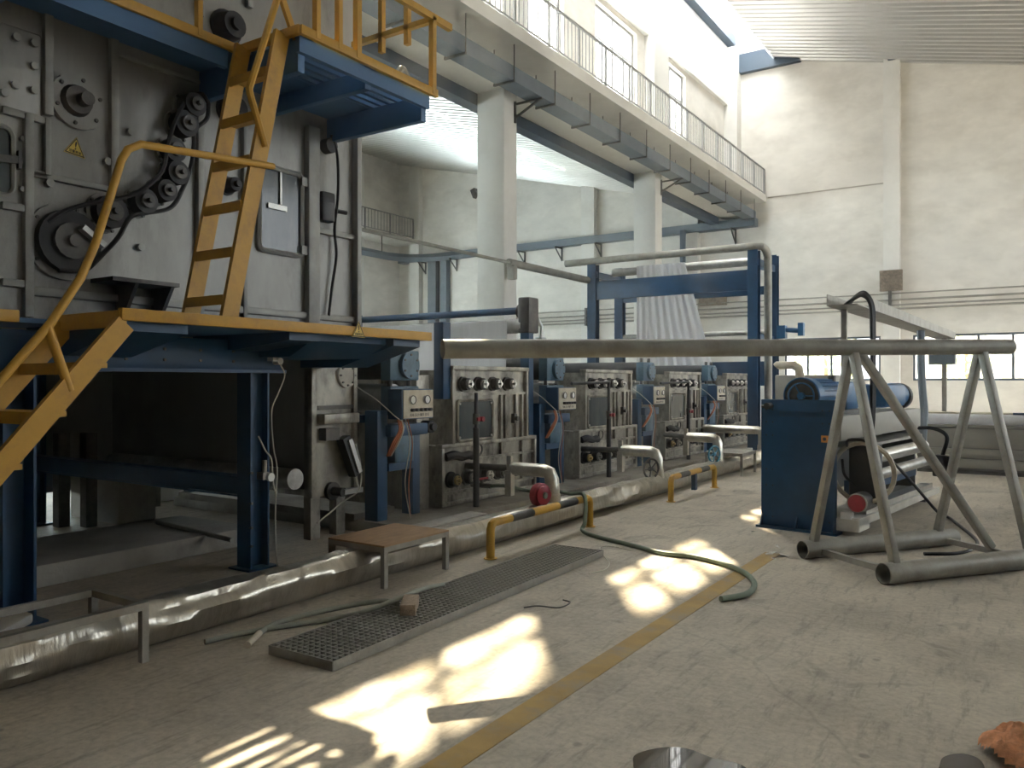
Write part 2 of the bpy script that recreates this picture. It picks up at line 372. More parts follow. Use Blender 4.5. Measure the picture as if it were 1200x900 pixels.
# windows of the gallery wall and the added, unseen row above
def wall_window(n, ya, yb, z0, z1, pane_m, upper):
    r = bpy.data.objects.new('window_%d' % n, None); col.objects.link(r); r['kind'] = 'structure'; r.location = (XW, ya, z0); ORG[r.name] = Vector(r.location)
    xf = XW-.16
    B().frame((ya, yb), (z0, z1), xf-.03, xf+.03, .06).build('window_frame', 'rail_grey', r)
    ym = (ya+yb)/2; h = z1-z0
    bw = .045 if upper else .018
    lines = [(ya+(yb-ya)*.33, z0, z1), (ya+(yb-ya)*.67, z0, z1)] if upper else [(ym, z0, z1), (ya+(yb-ya)*.25, z0, z0+h*.72), (ya+(yb-ya)*.75, z0, z0+h*.72)]
    for y, a, b in lines: B().box(xf-.025, xf+.025, y-bw, y+bw, a, b).build('mullion', 'rail_grey', r)
    zt = z0+h*(.5 if upper else .72)
    B().box(xf-.026, xf+.026, ya, yb, zt-bw, zt+bw).build('transom', 'rail_grey', r)
    for a, b in ((ya, ym), (ym, yb)):
        for c, d in ((z0, zt), (zt, z1)): B().box(xf-.004, xf+.004, a+.03, b-.03, c+.03, d-.03).build('pane', pane_m, r)
k = 1
for a, b in gal_win: wall_window(k, a, b, GZ0, GZ1, 'frosted_glass', False); k += 1
for a, b in clear_win: wall_window(k, a, b, CZ0, CZ1, 'sun_dimming_glass', True); k += 1
def back_window(n, xa, xb, step):
    r = bpy.data.objects.new('window_%d' % n, None); col.objects.link(r); r['kind'] = 'structure'; r.location = (xa, YB, WZ0); ORG[r.name] = Vector(r.location)
    y = YB+.1
    fb = B(); fb.box(xa, xb, y-.03, y+.03, WZ0, WZ0+.07); fb.box(xa, xb, y-.03, y+.03, WZ1-.07, WZ1); fb.box(xa, xa+.07, y-.03, y+.03, WZ0, WZ1); fb.box(xb-.07, xb, y-.03, y+.03, WZ0, WZ1)
    fb.build('window_frame', 'slate_beam', r)
    m = max(2, round((xb-xa)/step)); st = (xb-xa)/m
    for i in range(m):
        if i: B().box(xa+i*st-.035, xa+i*st+.035, y-.028, y+.028, WZ0, WZ1).build('mullion', 'slate_beam', r)
        B().box(xa+i*st+.02, xa+(i+1)*st-.02, y-.004, y+.004, WZ0+.03, WZ1-.03).build('pane', 'clear_glass', r)
for i in range(7): struct('window_%d' % (11+i), B().box(XL-.17, XL-.13, -10+5*i, -6.2+5*i, 1.2, 6.8), 'skylight_side')  # assumed windows, mostly unseen, added to light the side bay
for i in range(4): struct('window_%d' % (18+i), B().box(10.13, 10.15, 11.6+4.6*i, 15.6+4.6*i, 2.4, 8.2), 'clear_glass')  # unseen windows added to light the hall from the right
back_window(8, *back_holes[0][:2], .8); back_window(9, *back_holes[1][:2], .95); back_window(10, *back_holes[2][:2], 1)
# what stands outside the low windows
ob = thing('neighbouring_building', 'pale neighbouring building seen through the low back windows', 'building', (-2, 52, 0))
B().box(-6, 8, 52, 60, 0, 9).build('wall', 'far_wall', ob)
for i in range(7): B().box(-5.4+i*1.9, -4.3+i*1.9, 51.95, 52.05, 1.2, 3.4).build('window', 'steel', ob)
def tree(x, y, h, r, label):
    t = thing('tree', label, 'tree', (x, y, 0), 'trees outside the back windows')
    B().tube([(x, y, 0), (x+.05, y, h*.4), (x, y+.1, h*.7)], [.14, .11, .06], 8).build('trunk', 'wood', t)
    b = B(); rr = random.Random(int(x*10))
    for i in range(330):
        d = Vector((rr.gauss(0,1), rr.gauss(0,1), rr.gauss(0,1))).normalized()*r*rr.random()**.4
        c = Vector((x, y, h*.7))+Vector((d.x, d.y, d.z*1.2)); a = Vector((rr.uniform(-1,1), rr.uniform(-1,1), rr.uniform(-1,1))).normalized()*.14; e = a.orthogonal().normalized()*.09
        b.add([c-a, c-e, c+a, c+e], [(0,1,2,3)])
    o = b.build('foliage', 'tree', t, smooth=False); o['kind'] = 'stuff'
tree(-8.5, 40, 4.2, 1.8, 'leafy green tree outside the narrower low window')
tree(-2.7, 41, 4.0, 1.7, 'leafy green tree outside the wider low window beside the pilaster')

# ------------------------------------------------------------------ gallery
gs = thing('gallery', 'white concrete gallery under the high windows', 'gallery', (-9.2, 20, 8.2))
B().box(XW, -8.46, 4, YB, 8.22, 8.48).build('slab', 'white_paint', gs)
B().box(-10.1, -9.42, 4, YB, 7.75, 8.205).build('edge_beam', 'white_paint', gs)
B().box(-10.42, -10.11, 4, YB-.44, 7.5, 7.9).build('gutter_beam', 'slate_beam', gs)
def railing(name, label, x, ya, yb, z, h, step, bal, cat='railing'):
    t = thing(name, label, cat, (x, (ya+yb)/2, z))
    B().box(x-.025, x+.025, ya, yb, z+h-.04, z+h).build('top_rail', 'rail_grey', t)
    B().box(x-.015, x+.015, ya, yb, z+.08, z+.11).build('bottom_rail', 'rail_grey', t)
    n = round((yb-ya)/step); st = (yb-ya)/n
    p0 = B().box(x-.025, x+.025, ya-.025, ya+.025, z, z+h-.04).build('post', 'rail_grey', t, smooth=False)
    b0 = B().box(x-.009, x+.009, ya-.009, ya+.009, z+.1, z+h-.03).build('baluster', 'rail_grey', t, smooth=False)
    for i in range(n):
        if i: inst(p0, t, (0, i*st, 0))
        m = round(st/bal)
        for j in range(1, m):
            if i == 0 and j == 1: b0.location = (0, st/m, 0); continue
            inst(b0, t, (0, i*st+j*st/m-st/m, 0))
    inst(p0, t, (0, yb-ya-.03, 0))
    return t
railing('gallery_railing', 'long grey steel railing on the gallery under the high windows', -8.53, 10.4, YB, 8.48, .98, 1.3, .165)
# cable tray under the gallery, with hanger rods
ct = thing('cable_tray', 'dark grey cable tray hung on rods below the gallery', 'cable tray', (-8.9, 18, 7.6))
B().box(-9.1, -8.7, 6, 29.5, 7.52, 7.54).box(-8.72, -8.7, 6, 29.5, 7.54, 7.82).box(-9.1, -9.08, 6, 29.5, 7.54, 7.82).build('channel', 'tray_grey', ct)
rod0 = B().cyl((-8.66, 6.8, 7.5), (-8.66, 6.8, 8.24), .012, 6).build('hanger_rod', 'dark_steel', ct)
rodb = B().cyl((-9.14, 6.8, 7.5), (-9.14, 6.8, 8.24), .012, 6).build('hanger_rod', 'dark_steel', ct)
cb0 = B().box(-9.15, -8.65, 6.78, 6.82, 7.48, 7.52).build('cross_bar', 'dark_steel', ct)
for i in range(1, 15):
    for q in (rod0, rodb, cb0): inst(q, ct, (0, i*1.6, 0))
for yc in (14.44, 22.4):
    B().beam((-9.4, yc-.1, 7.2), (-8.75, yc-.1, 7.5), .04, .04).beam((-9.38, yc-.1, 7.1), (-9.38, yc-.1, 7.56), .04, .04).beam((-9.4, yc-.1, 7.5), (-8.7, yc-.1, 7.5), .04, .04).build('bracket', 'dark_steel', ct)
# concrete columns
for i, (ya, lb) in enumerate([(5.96, 'white concrete column behind the dryer'), (13.94, 'thick white concrete column below the gallery, beside the fabric roller'), (21.9, 'white concrete column below the gallery, behind the blue gantry')]):
    tag(B().box(-10.1, -9.4, ya, ya+.5, 0, 7.755).build('concrete_column', 'white_paint', bevel=.02), lb, 'column')
# tray on the back wall with brackets
wt = thing('wall_cable_tray', 'grey cable tray on triangular brackets along the back wall', 'cable tray', (-17, YB-.2, 7.5))
B().box(-26.2, -8.75, YB-.45, YB-.05, 7.32, 7.62).build('channel', 'tray_grey', wt)
br0 = B().beam((-9.6, YB-.03, 6.75), (-9.6, YB-.03, 7.32), .05, .05).beam((-9.6, YB-.04, 6.8), (-9.6, YB-.6, 7.28), .04, .04).beam((-9.6, YB, 7.29), (-9.6, YB-.6, 7.29), .05, .05).build('bracket', 'dark_steel', wt)
for i in range(1, 9): inst(br0, wt, (-1.9*i, 0, 0))
# far gallery on the left wall of the side bay
fg = thing('far_gallery', 'narrow balcony on the far wall of the side bay', 'gallery', (-25.8, 22, 8.2))
B().box(XL, -25.2, 12, YB, 8.22, 8.42).build('slab', 'white_paint', fg)
railing('balcony_railing', 'grey railing of the balcony on the far side wall', -25.25, 18, YB-.4, 8.42, .98, 1.6, .2)
ft = thing('hanging_cable_tray', 'grey cable tray hung under the far balcony, curving to the wall', 'cable tray', (-25.2, 24, 7))
B().tube(smooth_pts([(-24.9, 16, 7.3), (-24.9, 26, 7.3), (-24.9, 27.6, 7.3), (-24.4, 28.8, 7.35), (-23.2, 29.5, 7.4), (-21.5, 29.7, 7.45)], 5), .18, 4).build('channel', 'tray_grey', ft)
for y in (18, 21, 24, 27): B().cyl((-24.9, y, 7.3), (-24.9, y, 8.25), .02, 6).build('hanger_rod', 'dark_steel', ft)
for i, (x, lb) in enumerate([(-24.2, 'thick slate-grey riser duct under the curved cable tray'), (-23.5, 'slate-grey riser duct right beside the thick one on the back wall')]):
    tag(B().box(x-.24+.06*i, x+.24-.06*i, YB-.3, YB-.003, 0, 7.35).build('riser_duct', 'tray_grey'), lb, 'duct')
# pipes along the back wall
for (z, r), wd in zip(((4.52, .025), (4.3, .035), (4.13, .03), (4.0, .035)), ('topmost thin', 'second from top', 'third from top', 'lowest')):
    p = B().cyl((-25, YB-.42, z), (9, YB-.42, z), r, 8).build('wall_pipe', 'pipe_grey'); tag(p, wd+' of four grey pipes running along the back wall above the low windows', 'pipe', 'pipes along the back wall')
for x, wd in ((-4.2, 'the collared pilaster between the low windows'), (-11.3, 'the pilaster behind the gantry downpipe'), (-15.8, 'the pilaster in the side bay')): tag(B().box(x-.04, x+.04, YB-.5, YB-.3, 3.88, 4.62).build('pipe_bracket', 'dark_steel'), 'small dark bracket holding the wall pipes to '+wd, 'bracket', 'brackets of the wall pipes')
def rough_block(xa, xb, z0, z1, lb):
    b = B(); n = 9
    b.box(xa, xb, YB-.42, YB-.28, z0, z1)
    rr = random.Random(3)
    for i in range(60):
        x = rr.uniform(xa, xb-.06); z = rr.uniform(z0, z1-.06); s = rr.uniform(.03, .1)
        b.box(x, min(xb, x+s), YB-.42-rr.uniform(.005, .04), YB-.41, z, min(z1, z+s))
    tag(b.build('bare_concrete_patch', 'rough_concrete', smooth=False), lb, 'concrete')
rough_block(-4.52, -3.82, 4.62, 5.32, 'rough bare concrete collar on the pilaster between the low windows')
rough_block(-10.9, -9.85, 4.45, 5.2, 'rough bare concrete patch behind the blue gantry')
tag(B().cyl((-11.5, YB-.56, 0), (-11.5, YB-.56, 7.4), .115, 12).build('downpipe', 'slate_beam'), 'dark downpipe on the back wall behind the blue gantry', 'pipe')
tag(B().box(-26.0, -22.9, 26, 29, 0, 2.2).build('storage_crate', 'off_white', bevel=.03), 'pale boxy cabinet standing far back in the side bay', 'cabinet')

# floor marking, worn painted line
tag(B().box(-2.07, -1.93, -1.5, 7.3, 0, .003).build('floor_marking', 'worn_yellow'), 'worn yellow line painted on the concrete floor', 'line')

# ================================================================== DRYER
XF = -5.9
def fy(u, v=300): return P(u, v, X=XF).y
def fz(u, v): return P(u, v, X=XF).z
dr = thing('fabric_dryer', 'tall grey steel fabric dryer with belt-driven rollers on its side', 'machine', (-7.5, 3.3, 1.98))
B().box(-9.3, XF, -5.5, 6.03, 1.98, 6.8).build('housing', 'machine_grey', dr)
B().box(-9.3, XF, -5.5, 1.2, 0, 1.98).build('added_light_block', 'machine_grey', dr)  # unseen section added to keep light out from under the dryer
def rib(u, v0, v1, wd=.06, d=.05):
    y = fy(u); B().box(XF, XF+d, y-wd/2, y+wd/2, fz(u, v1), fz(u, v0)).build('rib', 'machine_rib', dr, bevel=.006)
def hrib(u0, u1, v, wd=.05, d=.04):
    z = fz((u0+u1)/2, v); B().box(XF, XF+d, fy(u0), fy(u1), z-wd/2, z+wd/2).build('rib', 'machine_rib', dr, bevel=.006)
rib(54, -60, 136); rib(53, 140, 206, .04); rib(31, 135, 372); rib(131, -40, 218); rib(232, 122, 378); rib(284, 120, 378, .04)
rib(363, 150, 380, .14, .07); rib(232, -200, 20); rib(290, -200, 10); rib(415, 100, 398, .06, .08); rib(345, -200, 0, .05)
hrib(0, 54, 136); hrib(31, 53, 204, .04); hrib(0, 31, 243, .05); hrib(31, 130, 213, .04); hrib(0, 31, 332); hrib(31, 415, 358, .06); hrib(366, 413, 274, .05); hrib(131, 232, 80, .03)
# raised plate with bolts
B().box(XF, XF+.025, fy(-30), fy(47), fz(10, 133), fz(10, 30)).build('cover_plate', 'machine_grey', dr, bevel=.02)
b0 = None
def bolt(u, v, r=.028, d=.03, base=XF+.025, m='machine_rib'):
    y = fy(u); z = fz(u, v); B().cyl((base-.01, y, z), (base+d, y, z), r, 8).build('bolt', m, dr)
for u, v in ((16, 45), (37, 52), (37, 79), (37, 107), (15, 101), (2, 110)): bolt(u, v)
# side window with latch (left) and rounded window (right)
def rounded(ya, yb, za, zb, r, n=5):
    pts = []
    for cy, cz, a0 in ((yb-r, zb-r, 0), (ya+r, zb-r, 90), (ya+r, za+r, 180), (yb-r, za+r, 270)):
        for k in range(n+1):
            a = math.radians(a0+90*k/n); pts.append((cy+r*math.cos(a), cz+r*math.sin(a)))
    return pts
def rwindow(ya, yb, za, zb, parent, x=XF, r=.07, wd=.035, fm='machine_rib', gm='dark_glass'):
    pts = rounded(ya, yb, za, zb, r)
    g = B().prism([(x, y, z) for y, z in pts], (.012, 0, 0)).build('window_pane', gm, parent)
    B().tube([(x+.02, y, z) for y, z in pts], wd/2, 6, closed=True).build('window_frame', fm, parent)
    return g
rwindow(fy(-60), fy(14), fz(0, 228), fz(0, 148), dr)
for v in (163, 222): bolt(25, v, .02, .03, XF)
B().beam((XF+.04, fy(-10), fz(0, 188)), (XF+.04, fy(22), fz(22, 189)), .03, .05).box(XF, XF+.06, fy(17), fy(21), fz(19, 199), fz(19, 178)).build('latch', 'dark_steel', dr)
rwindow(fy(302), fy(352), fz(330, 297), fz(330, 200), dr, r=.05, wd=.05)
B().box(XF+.02, XF+.03, fy(326), fy(328), fz(327, 240), fz(327, 200)).box(XF+.02, XF+.03, fy(312), fy(334), fz(327, 247), fz(327, 241)).build('wiper_bar', 'steel', dr)
for v in (213, 293): B().box(XF, XF+.05, fy(350), fy(357), fz(354, v+6), fz(354, v-4)).build('hinge', 'machine_rib', dr)
# hexagonal bearing cover
c = P(90, 120, X=XF); R = .2
poly = [(XF, c.y+R*math.cos(a), c.z+R*math.sin(a)) for a in [math.radians(x) for x in range(60, 301, 12)]]
poly += [(XF, c.y+R*.62, c.z-R*.82), (XF, c.y+R*1.02, c.z-R*.1), (XF, c.y+R*.68, c.z+R*.7)]
hx = B().prism(poly, (.03, 0, 0)).build('bearing_cover', 'machine_grey', dr)
B().cyl((XF+.02, c.y-.02, c.z), (XF+.08, c.y-.02, c.z), .12, 18, .1).cyl((XF+.08, c.y, c.z), (XF+.16, c.y, c.z), .05, 12).build('boss', 'dark_steel', hx)
for a in range(20, 380, 60): B().cyl((XF+.02, c.y+.165*math.cos(math.radians(a)), c.z+.165*math.sin(math.radians(a))), (XF+.045, c.y+.165*math.cos(math.radians(a)), c.z+.165*math.sin(math.radians(a))), .014, 6).build('bolt', 'dark_steel', hx)
for u, v in ((151, 155), (163, 290), (56, 215), (124, 190)): bolt(u, v, .03, .04, XF)
# chain of belt pulleys
pul = [(75, 284, .235, .10), (122, 250, .13, .12), (160, 238, .10, .14), (183, 226, .09, .16), (198, 205, .10, .14), (196, 178, .10, .12), (208, 148, .11, .14), (216, 126, .10, .16)]
for u, v, r, d in pul:
    c = P(u, v, X=XF)
    p = B().cyl((XF, c.y, c.z), (XF+.03, c.y, c.z), r*1.18, 22).build('pulley_flange', 'machine_grey', dr)
    B().cyl((XF+.03, c.y, c.z), (XF+d, c.y, c.z), r*.95, 22).build('pulley', 'rubber', p)
    B().cyl((XF+d, c.y, c.z), (XF+d+.03, c.y, c.z), r*.55, 16).cyl((XF+d+.03, c.y, c.z), (XF+d+.07, c.y, c.z), r*.2, 10).build('hub', 'dark_steel', p)
    for q in range(5):
        a = q*1.2566; B().cyl((XF+.03, c.y+r*1.07*math.cos(a), c.z+r*1.07*math.sin(a)), (XF+.045, c.y+r*1.07*math.cos(a), c.z+r*1.07*math.sin(a)), .012, 6).build('bolt', 'dark_steel', p)
def fp(u, v, d): q = P(u, v, X=XF); return (XF+d, q.y, q.z)
B().tube(smooth_pts([fp(234, 124, .12), fp(232, 142, .12), fp(218, 155, .12), fp(217, 172, .12), fp(214, 195, .12), fp(205, 220, .12), fp(190, 245, .12), fp(160, 252, .12), fp(142, 257, .12), fp(128, 280, .12), fp(108, 302, .11), fp(90, 318, .1), fp(60, 318, .1)], 6), .018, 6).build('drive_belt', 'rubber', dr)
B().tube(smooth_pts([fp(48, 262, .09), fp(70, 248, .1), fp(100, 240, .12), fp(140, 232, .13), fp(165, 218, .13), fp(180, 200, .13), fp(186, 170, .13), fp(196, 140, .13), fp(210, 118, .13), fp(225, 114, .13), fp(234, 124, .12)], 6), .018, 6).build('drive_belt', 'rubber', dr)
q = P(88, 278, X=XF); B().beam((XF+.15, q.y-.04, q.z+.05), (XF+.15, q.y+.12, q.z-.06), .04, .09, (1, 0, 0)).build('pulley_key', 'steel', dr)
for u, v, r in ((264, 33, .13), (268, 130, .11), (265, 218, .07)):
    c = P(u, v, X=XF); B().cyl((XF, c.y, c.z), (XF+.02, c.y, c.z), r*1.2, 18).cyl((XF+.02, c.y, c.z), (XF+.14, c.y, c.z), r, 18, r*.85).cyl((XF+.14, c.y, c.z), (XF+.18, c.y, c.z), r*.4, 12).build('bearing', 'rubber', dr)
# support bracket at the foot of the face
ya, yb = fy(106), fy(184); zt = fz(145, 331)
B().box(XF, XF+.3, ya, yb, zt-.03, zt).build('bracket_plate', 'dark_steel', dr)
for u in (135, 177): B().prism([(XF, fy(u), zt-.03), (XF+.27, fy(u), zt-.03), (XF+.1, fy(u), zt-.28), (XF, fy(u), zt-.28)], (0, .03, 0)).build('bracket_gusset', 'dark_steel', dr)
# junction with handle and cable on the end panel
c = P(376, 245, X=XF); B().box(XF, XF+.1, fy(370), fy(385), c.z-.13, c.z+.16).build('junction_box', 'black_paint', dr, bevel=.02)
B().cyl((XF+.06, fy(385), c.z), (XF+.08, fy(399), c.z), .022, 8).build('handle', 'black_paint', dr)
B().tube(smooth_pts([fp(381, 160, .09), fp(387, 185, .1), fp(386, 230, .12), fp(388, 270, .05), fp(390, 300, .05), fp(386, 335, .04), fp(382, 370, .04)]), .014, 6).build('cable', 'cable_black', dr)
c = P(381, 172, X=XF); B().cyl((XF, c.y, c.z), (XF+.1, c.y, c.z), .075, 14).build('bearing', 'rubber', dr)

def warning_sign(c, size, tilt, label, x):
    t = thing('warning_sign', label, 'sign', (x, c.y, c.z))
    ca, sa = math.cos(tilt), math.sin(tilt)
    def tri(s): 
        pts = [(0, s*.62), (-s*.58, -s*.38), (s*.58, -s*.38)]
        return [(y*ca-z*sa, y*sa+z*ca) for y, z in pts]
    B().prism([(x, c.y+y, c.z+z) for y, z in tri(size)], (.004, 0, 0)).build('plate', 'sign_yellow', t)
    out = tri(size*.93); inn = tri(size*.8); b = B()
    for i in range(3):
        j = (i+1) % 3; b.prism([(x+.004, c.y+out[i][0], c.z+out[i][1]), (x+.004, c.y+out[j][0], c.z+out[j][1]), (x+.004, c.y+inn[j][0], c.z+inn[j][1]), (x+.004, c.y+inn[i][0], c.z+inn[i][1])], (.002, 0, 0))
    b.build('border', 'black_paint', t)
    xd = (0, ca, sa); yd = (0, -sa, ca)
    text_mesh('!', size*.62, (x+.005, c.y-sa*size*.12, c.z+ca*size*.12), xd, yd, 'black_paint', 'symbol', t)
    text_mesh('注意安全', size*.17, (x+.005, c.y+sa*size*.2, c.z-ca*size*.2), xd, yd, 'black_paint', 'lettering', t)
warning_sign(P(88, 174, X=XF), .135, -.12, 'yellow warning triangle with exclamation mark on the dryer face', XF+.001)

# lower end box under the dryer
eb = thing('end_box', 'stained steel end box with pneumatic cylinder under the dryer', 'machine', (-7, 5.68, .45))
ye0, ye1 = 5.36, 5.97
def ep(u, v, d=0): q = P(u, v, X=XF); return (XF+d, q.y, q.z)
B().box(-9.3, XF, ye0, ye1, .5, 1.98).box(-10.55, -9.3, ye0, 5.9, .5, 1.98).build('housing', 'sheet_grey', eb)
B().box(-9.34, -9.3, 1.2, 5.36, .3, 1.98).build('added_light_skirt', 'sheet_grey', dr)  # sheet added to block side-bay light from behind the dryer
B().box(XF, XF+.02, ye0+.06, ye1-.04, .42, 1.9).build('front_plate', 'stained_steel', eb)
B().box(XF-.06, XF+.05, ye0, ye0+.07, .42, 1.96).build('flange', 'stained_steel', eb, bevel=.006)
B().box(XF-.06, XF+.06, ye1-.05, ye1, .42, 1.96).build('flange', 'stained_steel', eb, bevel=.006)
for ya in (ye0+.05, ye1-.22): B().box(XF-.12, XF-.02, ya, ya+.12, 0, .45).build('leg', 'stained_steel', eb)
for ya in (ye0+.05, ye1-.22): B().box(-9.2, -9.1, ya, ya+.12, 0, .5).build('leg', 'stained_steel', eb)
c = Vector(ep(405, 440)); fl = B().cyl((XF+.02, c.y-.02, c.z), (XF+.05, c.y-.02, c.z), .125, 24).build('round_flange', 'off_white', eb)
for a in range(0, 360, 45): B().cyl((XF+.05, c.y-.02+.1*math.cos(math.radians(a)), c.z+.1*math.sin(math.radians(a))), (XF+.065, c.y-.02+.1*math.cos(math.radians(a)), c.z+.1*math.sin(math.radians(a))), .011, 6).build('bolt', 'dark_steel', fl)
z = ep(390, 490)[2]; B().box(XF+.02, XF+.14, ye0+.08, ye1-.05, z-.05, z+.05).build('shelf', 'stained_steel', eb, bevel=.01)
B().box(XF+.02, XF+.05, ye0+.08, ye1-.05, z+.09, z+.13).build('seam', 'dark_steel', eb)
pc = B().beam(ep(392, 512, .12), ep(405, 555, .14), .1, .1, (1, 0, 0)).build('pneumatic_cylinder', 'black_paint', eb)
B().beam(ep(395, 514, .18), ep(405.5, 552, .2), .05, .02, (1, 0, 0)).build('cylinder_face', 'bright_steel', pc)
B().cyl(ep(403, 550, .14), ep(408, 573, .14), .018, 8).build('piston_rod', 'bright_steel', pc)
B().box(XF+.02, XF+.12, ye0+.12, ye0+.3, ep(384, 508)[2]-.06, ep(384, 508)[2]+.06).build('cylinder_mount', 'dark_steel', eb)
a = Vector(ep(386, 575)); B().cyl((XF+.02, a.y, a.z), (XF+.06, a.y, a.z), .09, 16).cyl((XF+.06, a.y, a.z), (XF+.2, a.y, a.z), .045, 12).build('shaft', 'dark_steel', eb)
B().beam((XF+.18, a.y, a.z), ep(409, 572, .16), .05, .07, (1, 0, 0)).build('crank_arm', 'steel', eb)
B().tube(smooth_pts([ep(365, 612, .08), ep(378, 600, .1), ep(392, 588, .1), ep(404, 572, .2), ep(411, 545, .14), ep(400, 520, .2)]), .008, 6).build('air_hose', 'cable_white', eb)
B().cyl((-9, 5.2, .62), (XF+.0, 5.2, .62), .1, 18).build('idle_roller', 'steel', eb)

# ------------------------------------------------------------------ platform carrying the dryer
XO = -4.6       # outer edge of both decks
pf = thing('dryer_platform', 'blue steel platform with yellow edge around the dryer', 'platform', (-5.3, 3.5, 0))
B().box(-5.88, XO-.03, 2.74, 5.6, 1.92, 1.95).box(-5.88, -5.32, .4, 2.74, 1.92, 1.95).build('deck', 'deck_blue', pf)
def edge(p0, p1, h=.06): B().beam(p0, p1, .05, h).build('edge_channel', 'yellow', pf, bevel=.005)
edge((XO, 2.7, 1.955), (XO, 5.62, 1.955), .075); edge((XO, 5.6, 1.955), (-5.88, 5.6, 1.955), .07)
edge((-5.3, .4, 1.955), (-5.3, 2.45, 1.955), .075); edge((-5.3, 2.72, 1.93), (XO, 2.72, 1.93), .1)
B().box(-5.5, -5.38, 1.25, 4.6, 1.64, 1.88).build('girder', 'blue', pf, bevel=.008)
B().box(-5.55, -5.33, 1.25, 4.6, 1.62, 1.645).build('girder_flange', 'blue', pf)
for y in (3.2, 3.5, 3.8, 4.1):
    for z in (1.71, 1.79): B().cyl((-5.385, y, z), (-5.37, y, z), .012, 6).build('bolt', 'dark_steel', pf)
for ya, yb, zb in ((2.75, 3.2, 1.72), (4.05, 4.35, 1.8), (5.2, 5.55, 1.68)):
    B().prism([(-5.83, ya, 1.92), (-4.66, ya, 1.92), (-4.66, ya, 1.86), (-5.3, ya, zb), (-5.83, ya, zb)], (0, yb-ya, 0)).build('cantilever', 'blue', pf)
B().prism([(-5.86, 4.35, 1.92), (-4.75, 4.35, 1.92), (-4.75, 4.35, 1.87), (-5.0, 4.35, 1.75), (-5.86, 4.35, 1.75)], (0, .9, 0)).build('cantilever', 'blue', pf)
def hcol(x0, x1, y0, y1, z1, parent, nm='column'):
    t = .018; o = B().box(x0, x1, y0, y0+t, 0, z1).box(x0, x1, y1-t, y1, 0, z1).box((x0+x1)/2-t/2, (x0+x1)/2+t/2, y0, y1, 0, z1).box(x0-.05, x1+.05, y0-.05, y1+.05, 0, .015).build(nm, 'blue', parent)
    return o
c1 = hcol(-5.55, -5.38, 4.27, 4.46, 1.64, pf)
c2 = hcol(-5.65, -5.38, 2.4, 2.6, 1.64, pf)
for z in (.3, .45, .6, .75, .9, 1.05): B().cyl((-5.52, 2.405, z), (-5.52, 2.385, z), .014, 6).build('bolt', 'dark_steel', c2)
for z in (.2, .35, .55, .8): B().cyl((-5.4, 4.28, z), (-5.37, 4.28, z), .012, 6).build('bolt', 'dark_steel', c1)
for y in (2.4, 4.27): hcol(-9.2, -9.0, y, y+.18, 1.95, pf)
B().box(-9.1, -5.5, 4.31, 4.41, .6, .745).box(-9.1, -5.5, 4.29, 4.43, .59, .605).box(-9.1, -5.5, 4.29, 4.43, .74, .755).build('cross_beam', 'blue', pf)
B().box(-9.2, -9.0, 2.45, 4.4, 1.7, 1.9).build('girder', 'blue', pf)
B().box(-5.89, -5.35, 1.3, 1.42, 1.86, 1.93).build('joist', 'blue', pf); B().box(-9.2, -5.4, 4.3, 4.42, 1.86, 1.93).build('joist', 'blue', pf)
# small valves and air lines on the column
B().box(-5.39, -5.31, 4.34, 4.41, .74, .8).cyl((-5.33, 4.37, .8), (-5.33, 4.37, .9), .02, 8).build('air_valve', 'steel', c1)
B().cyl((-5.31, 4.4, .76), (-5.28, 4.4, .76), .035, 14).build('gauge', 'white', c1)
B().cyl((-5.38, 4.52, 1.72), (-5.31, 4.52, 1.72), .03, 12).box(-5.385, -5.31, 4.44, 4.49, 1.72, 1.78).build('air_fitting', 'white', pf)
B().tube(smooth_pts([(-5.33, 4.53, 1.7), (-5.33, 4.58, 1.6), (-5.34, 4.52, 1.45), (-5.35, 4.46, 1.3), (-5.34, 4.47, 1.0), (-5.33, 4.5, .8), (-5.33, 4.48, .4), (-5.33, 4.5, .006)]), .006, 5).build('air_line', 'cable_white', pf)
B().tube(smooth_pts([(-5.37, 4.34, 1.1), (-5.33, 4.38, .98), (-5.33, 4.44, .9), (-5.33, 4.46, .7), (-5.34, 4.5, .6)]), .007, 5).build('air_line', 'cable_white', pf)
warning_sign(P(420, 388, X=XO+.03), .13, -.03, 'yellow warning triangle with exclamation mark on the platform edge', XO+.03)

# stair up to the platform
st = thing('stair', 'yellow steel stair with round handrail up to the dryer platform', 'stair', (-4.95, 1.2, 0))
y0, z0, y1, z1 = 1.12, 0, 2.73, 1.9
sl = (z1-z0)/(y1-y0)
for x in (XO-.0, -5.29): B().beam((x, y0, z0+.03), (x, y1, z1), .04, .12, (0, 0, 1)).build('stringer', 'yellow', st)
for i in range(6):
    z = .28+i*.28; y = y0+z/sl; B().box(-5.27, XO-.02, y-.09, y+.09, z-.05, z-.02).box(-5.27, XO-.02, y-.1, y-.085, z-.09, z-.02).build('tread', 'yellow', st)
hp = [P(-60, 515, X=XO), P(0, 446, X=XO), P(60, 378, X=XO), P(95, 325, X=XO), P(112, 285, X=XO), P(134, 215, X=XO), P(142, 188, X=XO), P(150, 175, X=XO), P(165, 169, X=XO), P(200, 175, X=XO), P(320, 195, X=XO-.135)]
B().tube(hp, .024, 10).build('handrail', 'yellow', st)
B().cyl(P(56, 383, X=XO), P(82, 458, X=XO), .026, 10).build('handrail_post', 'yellow', st)
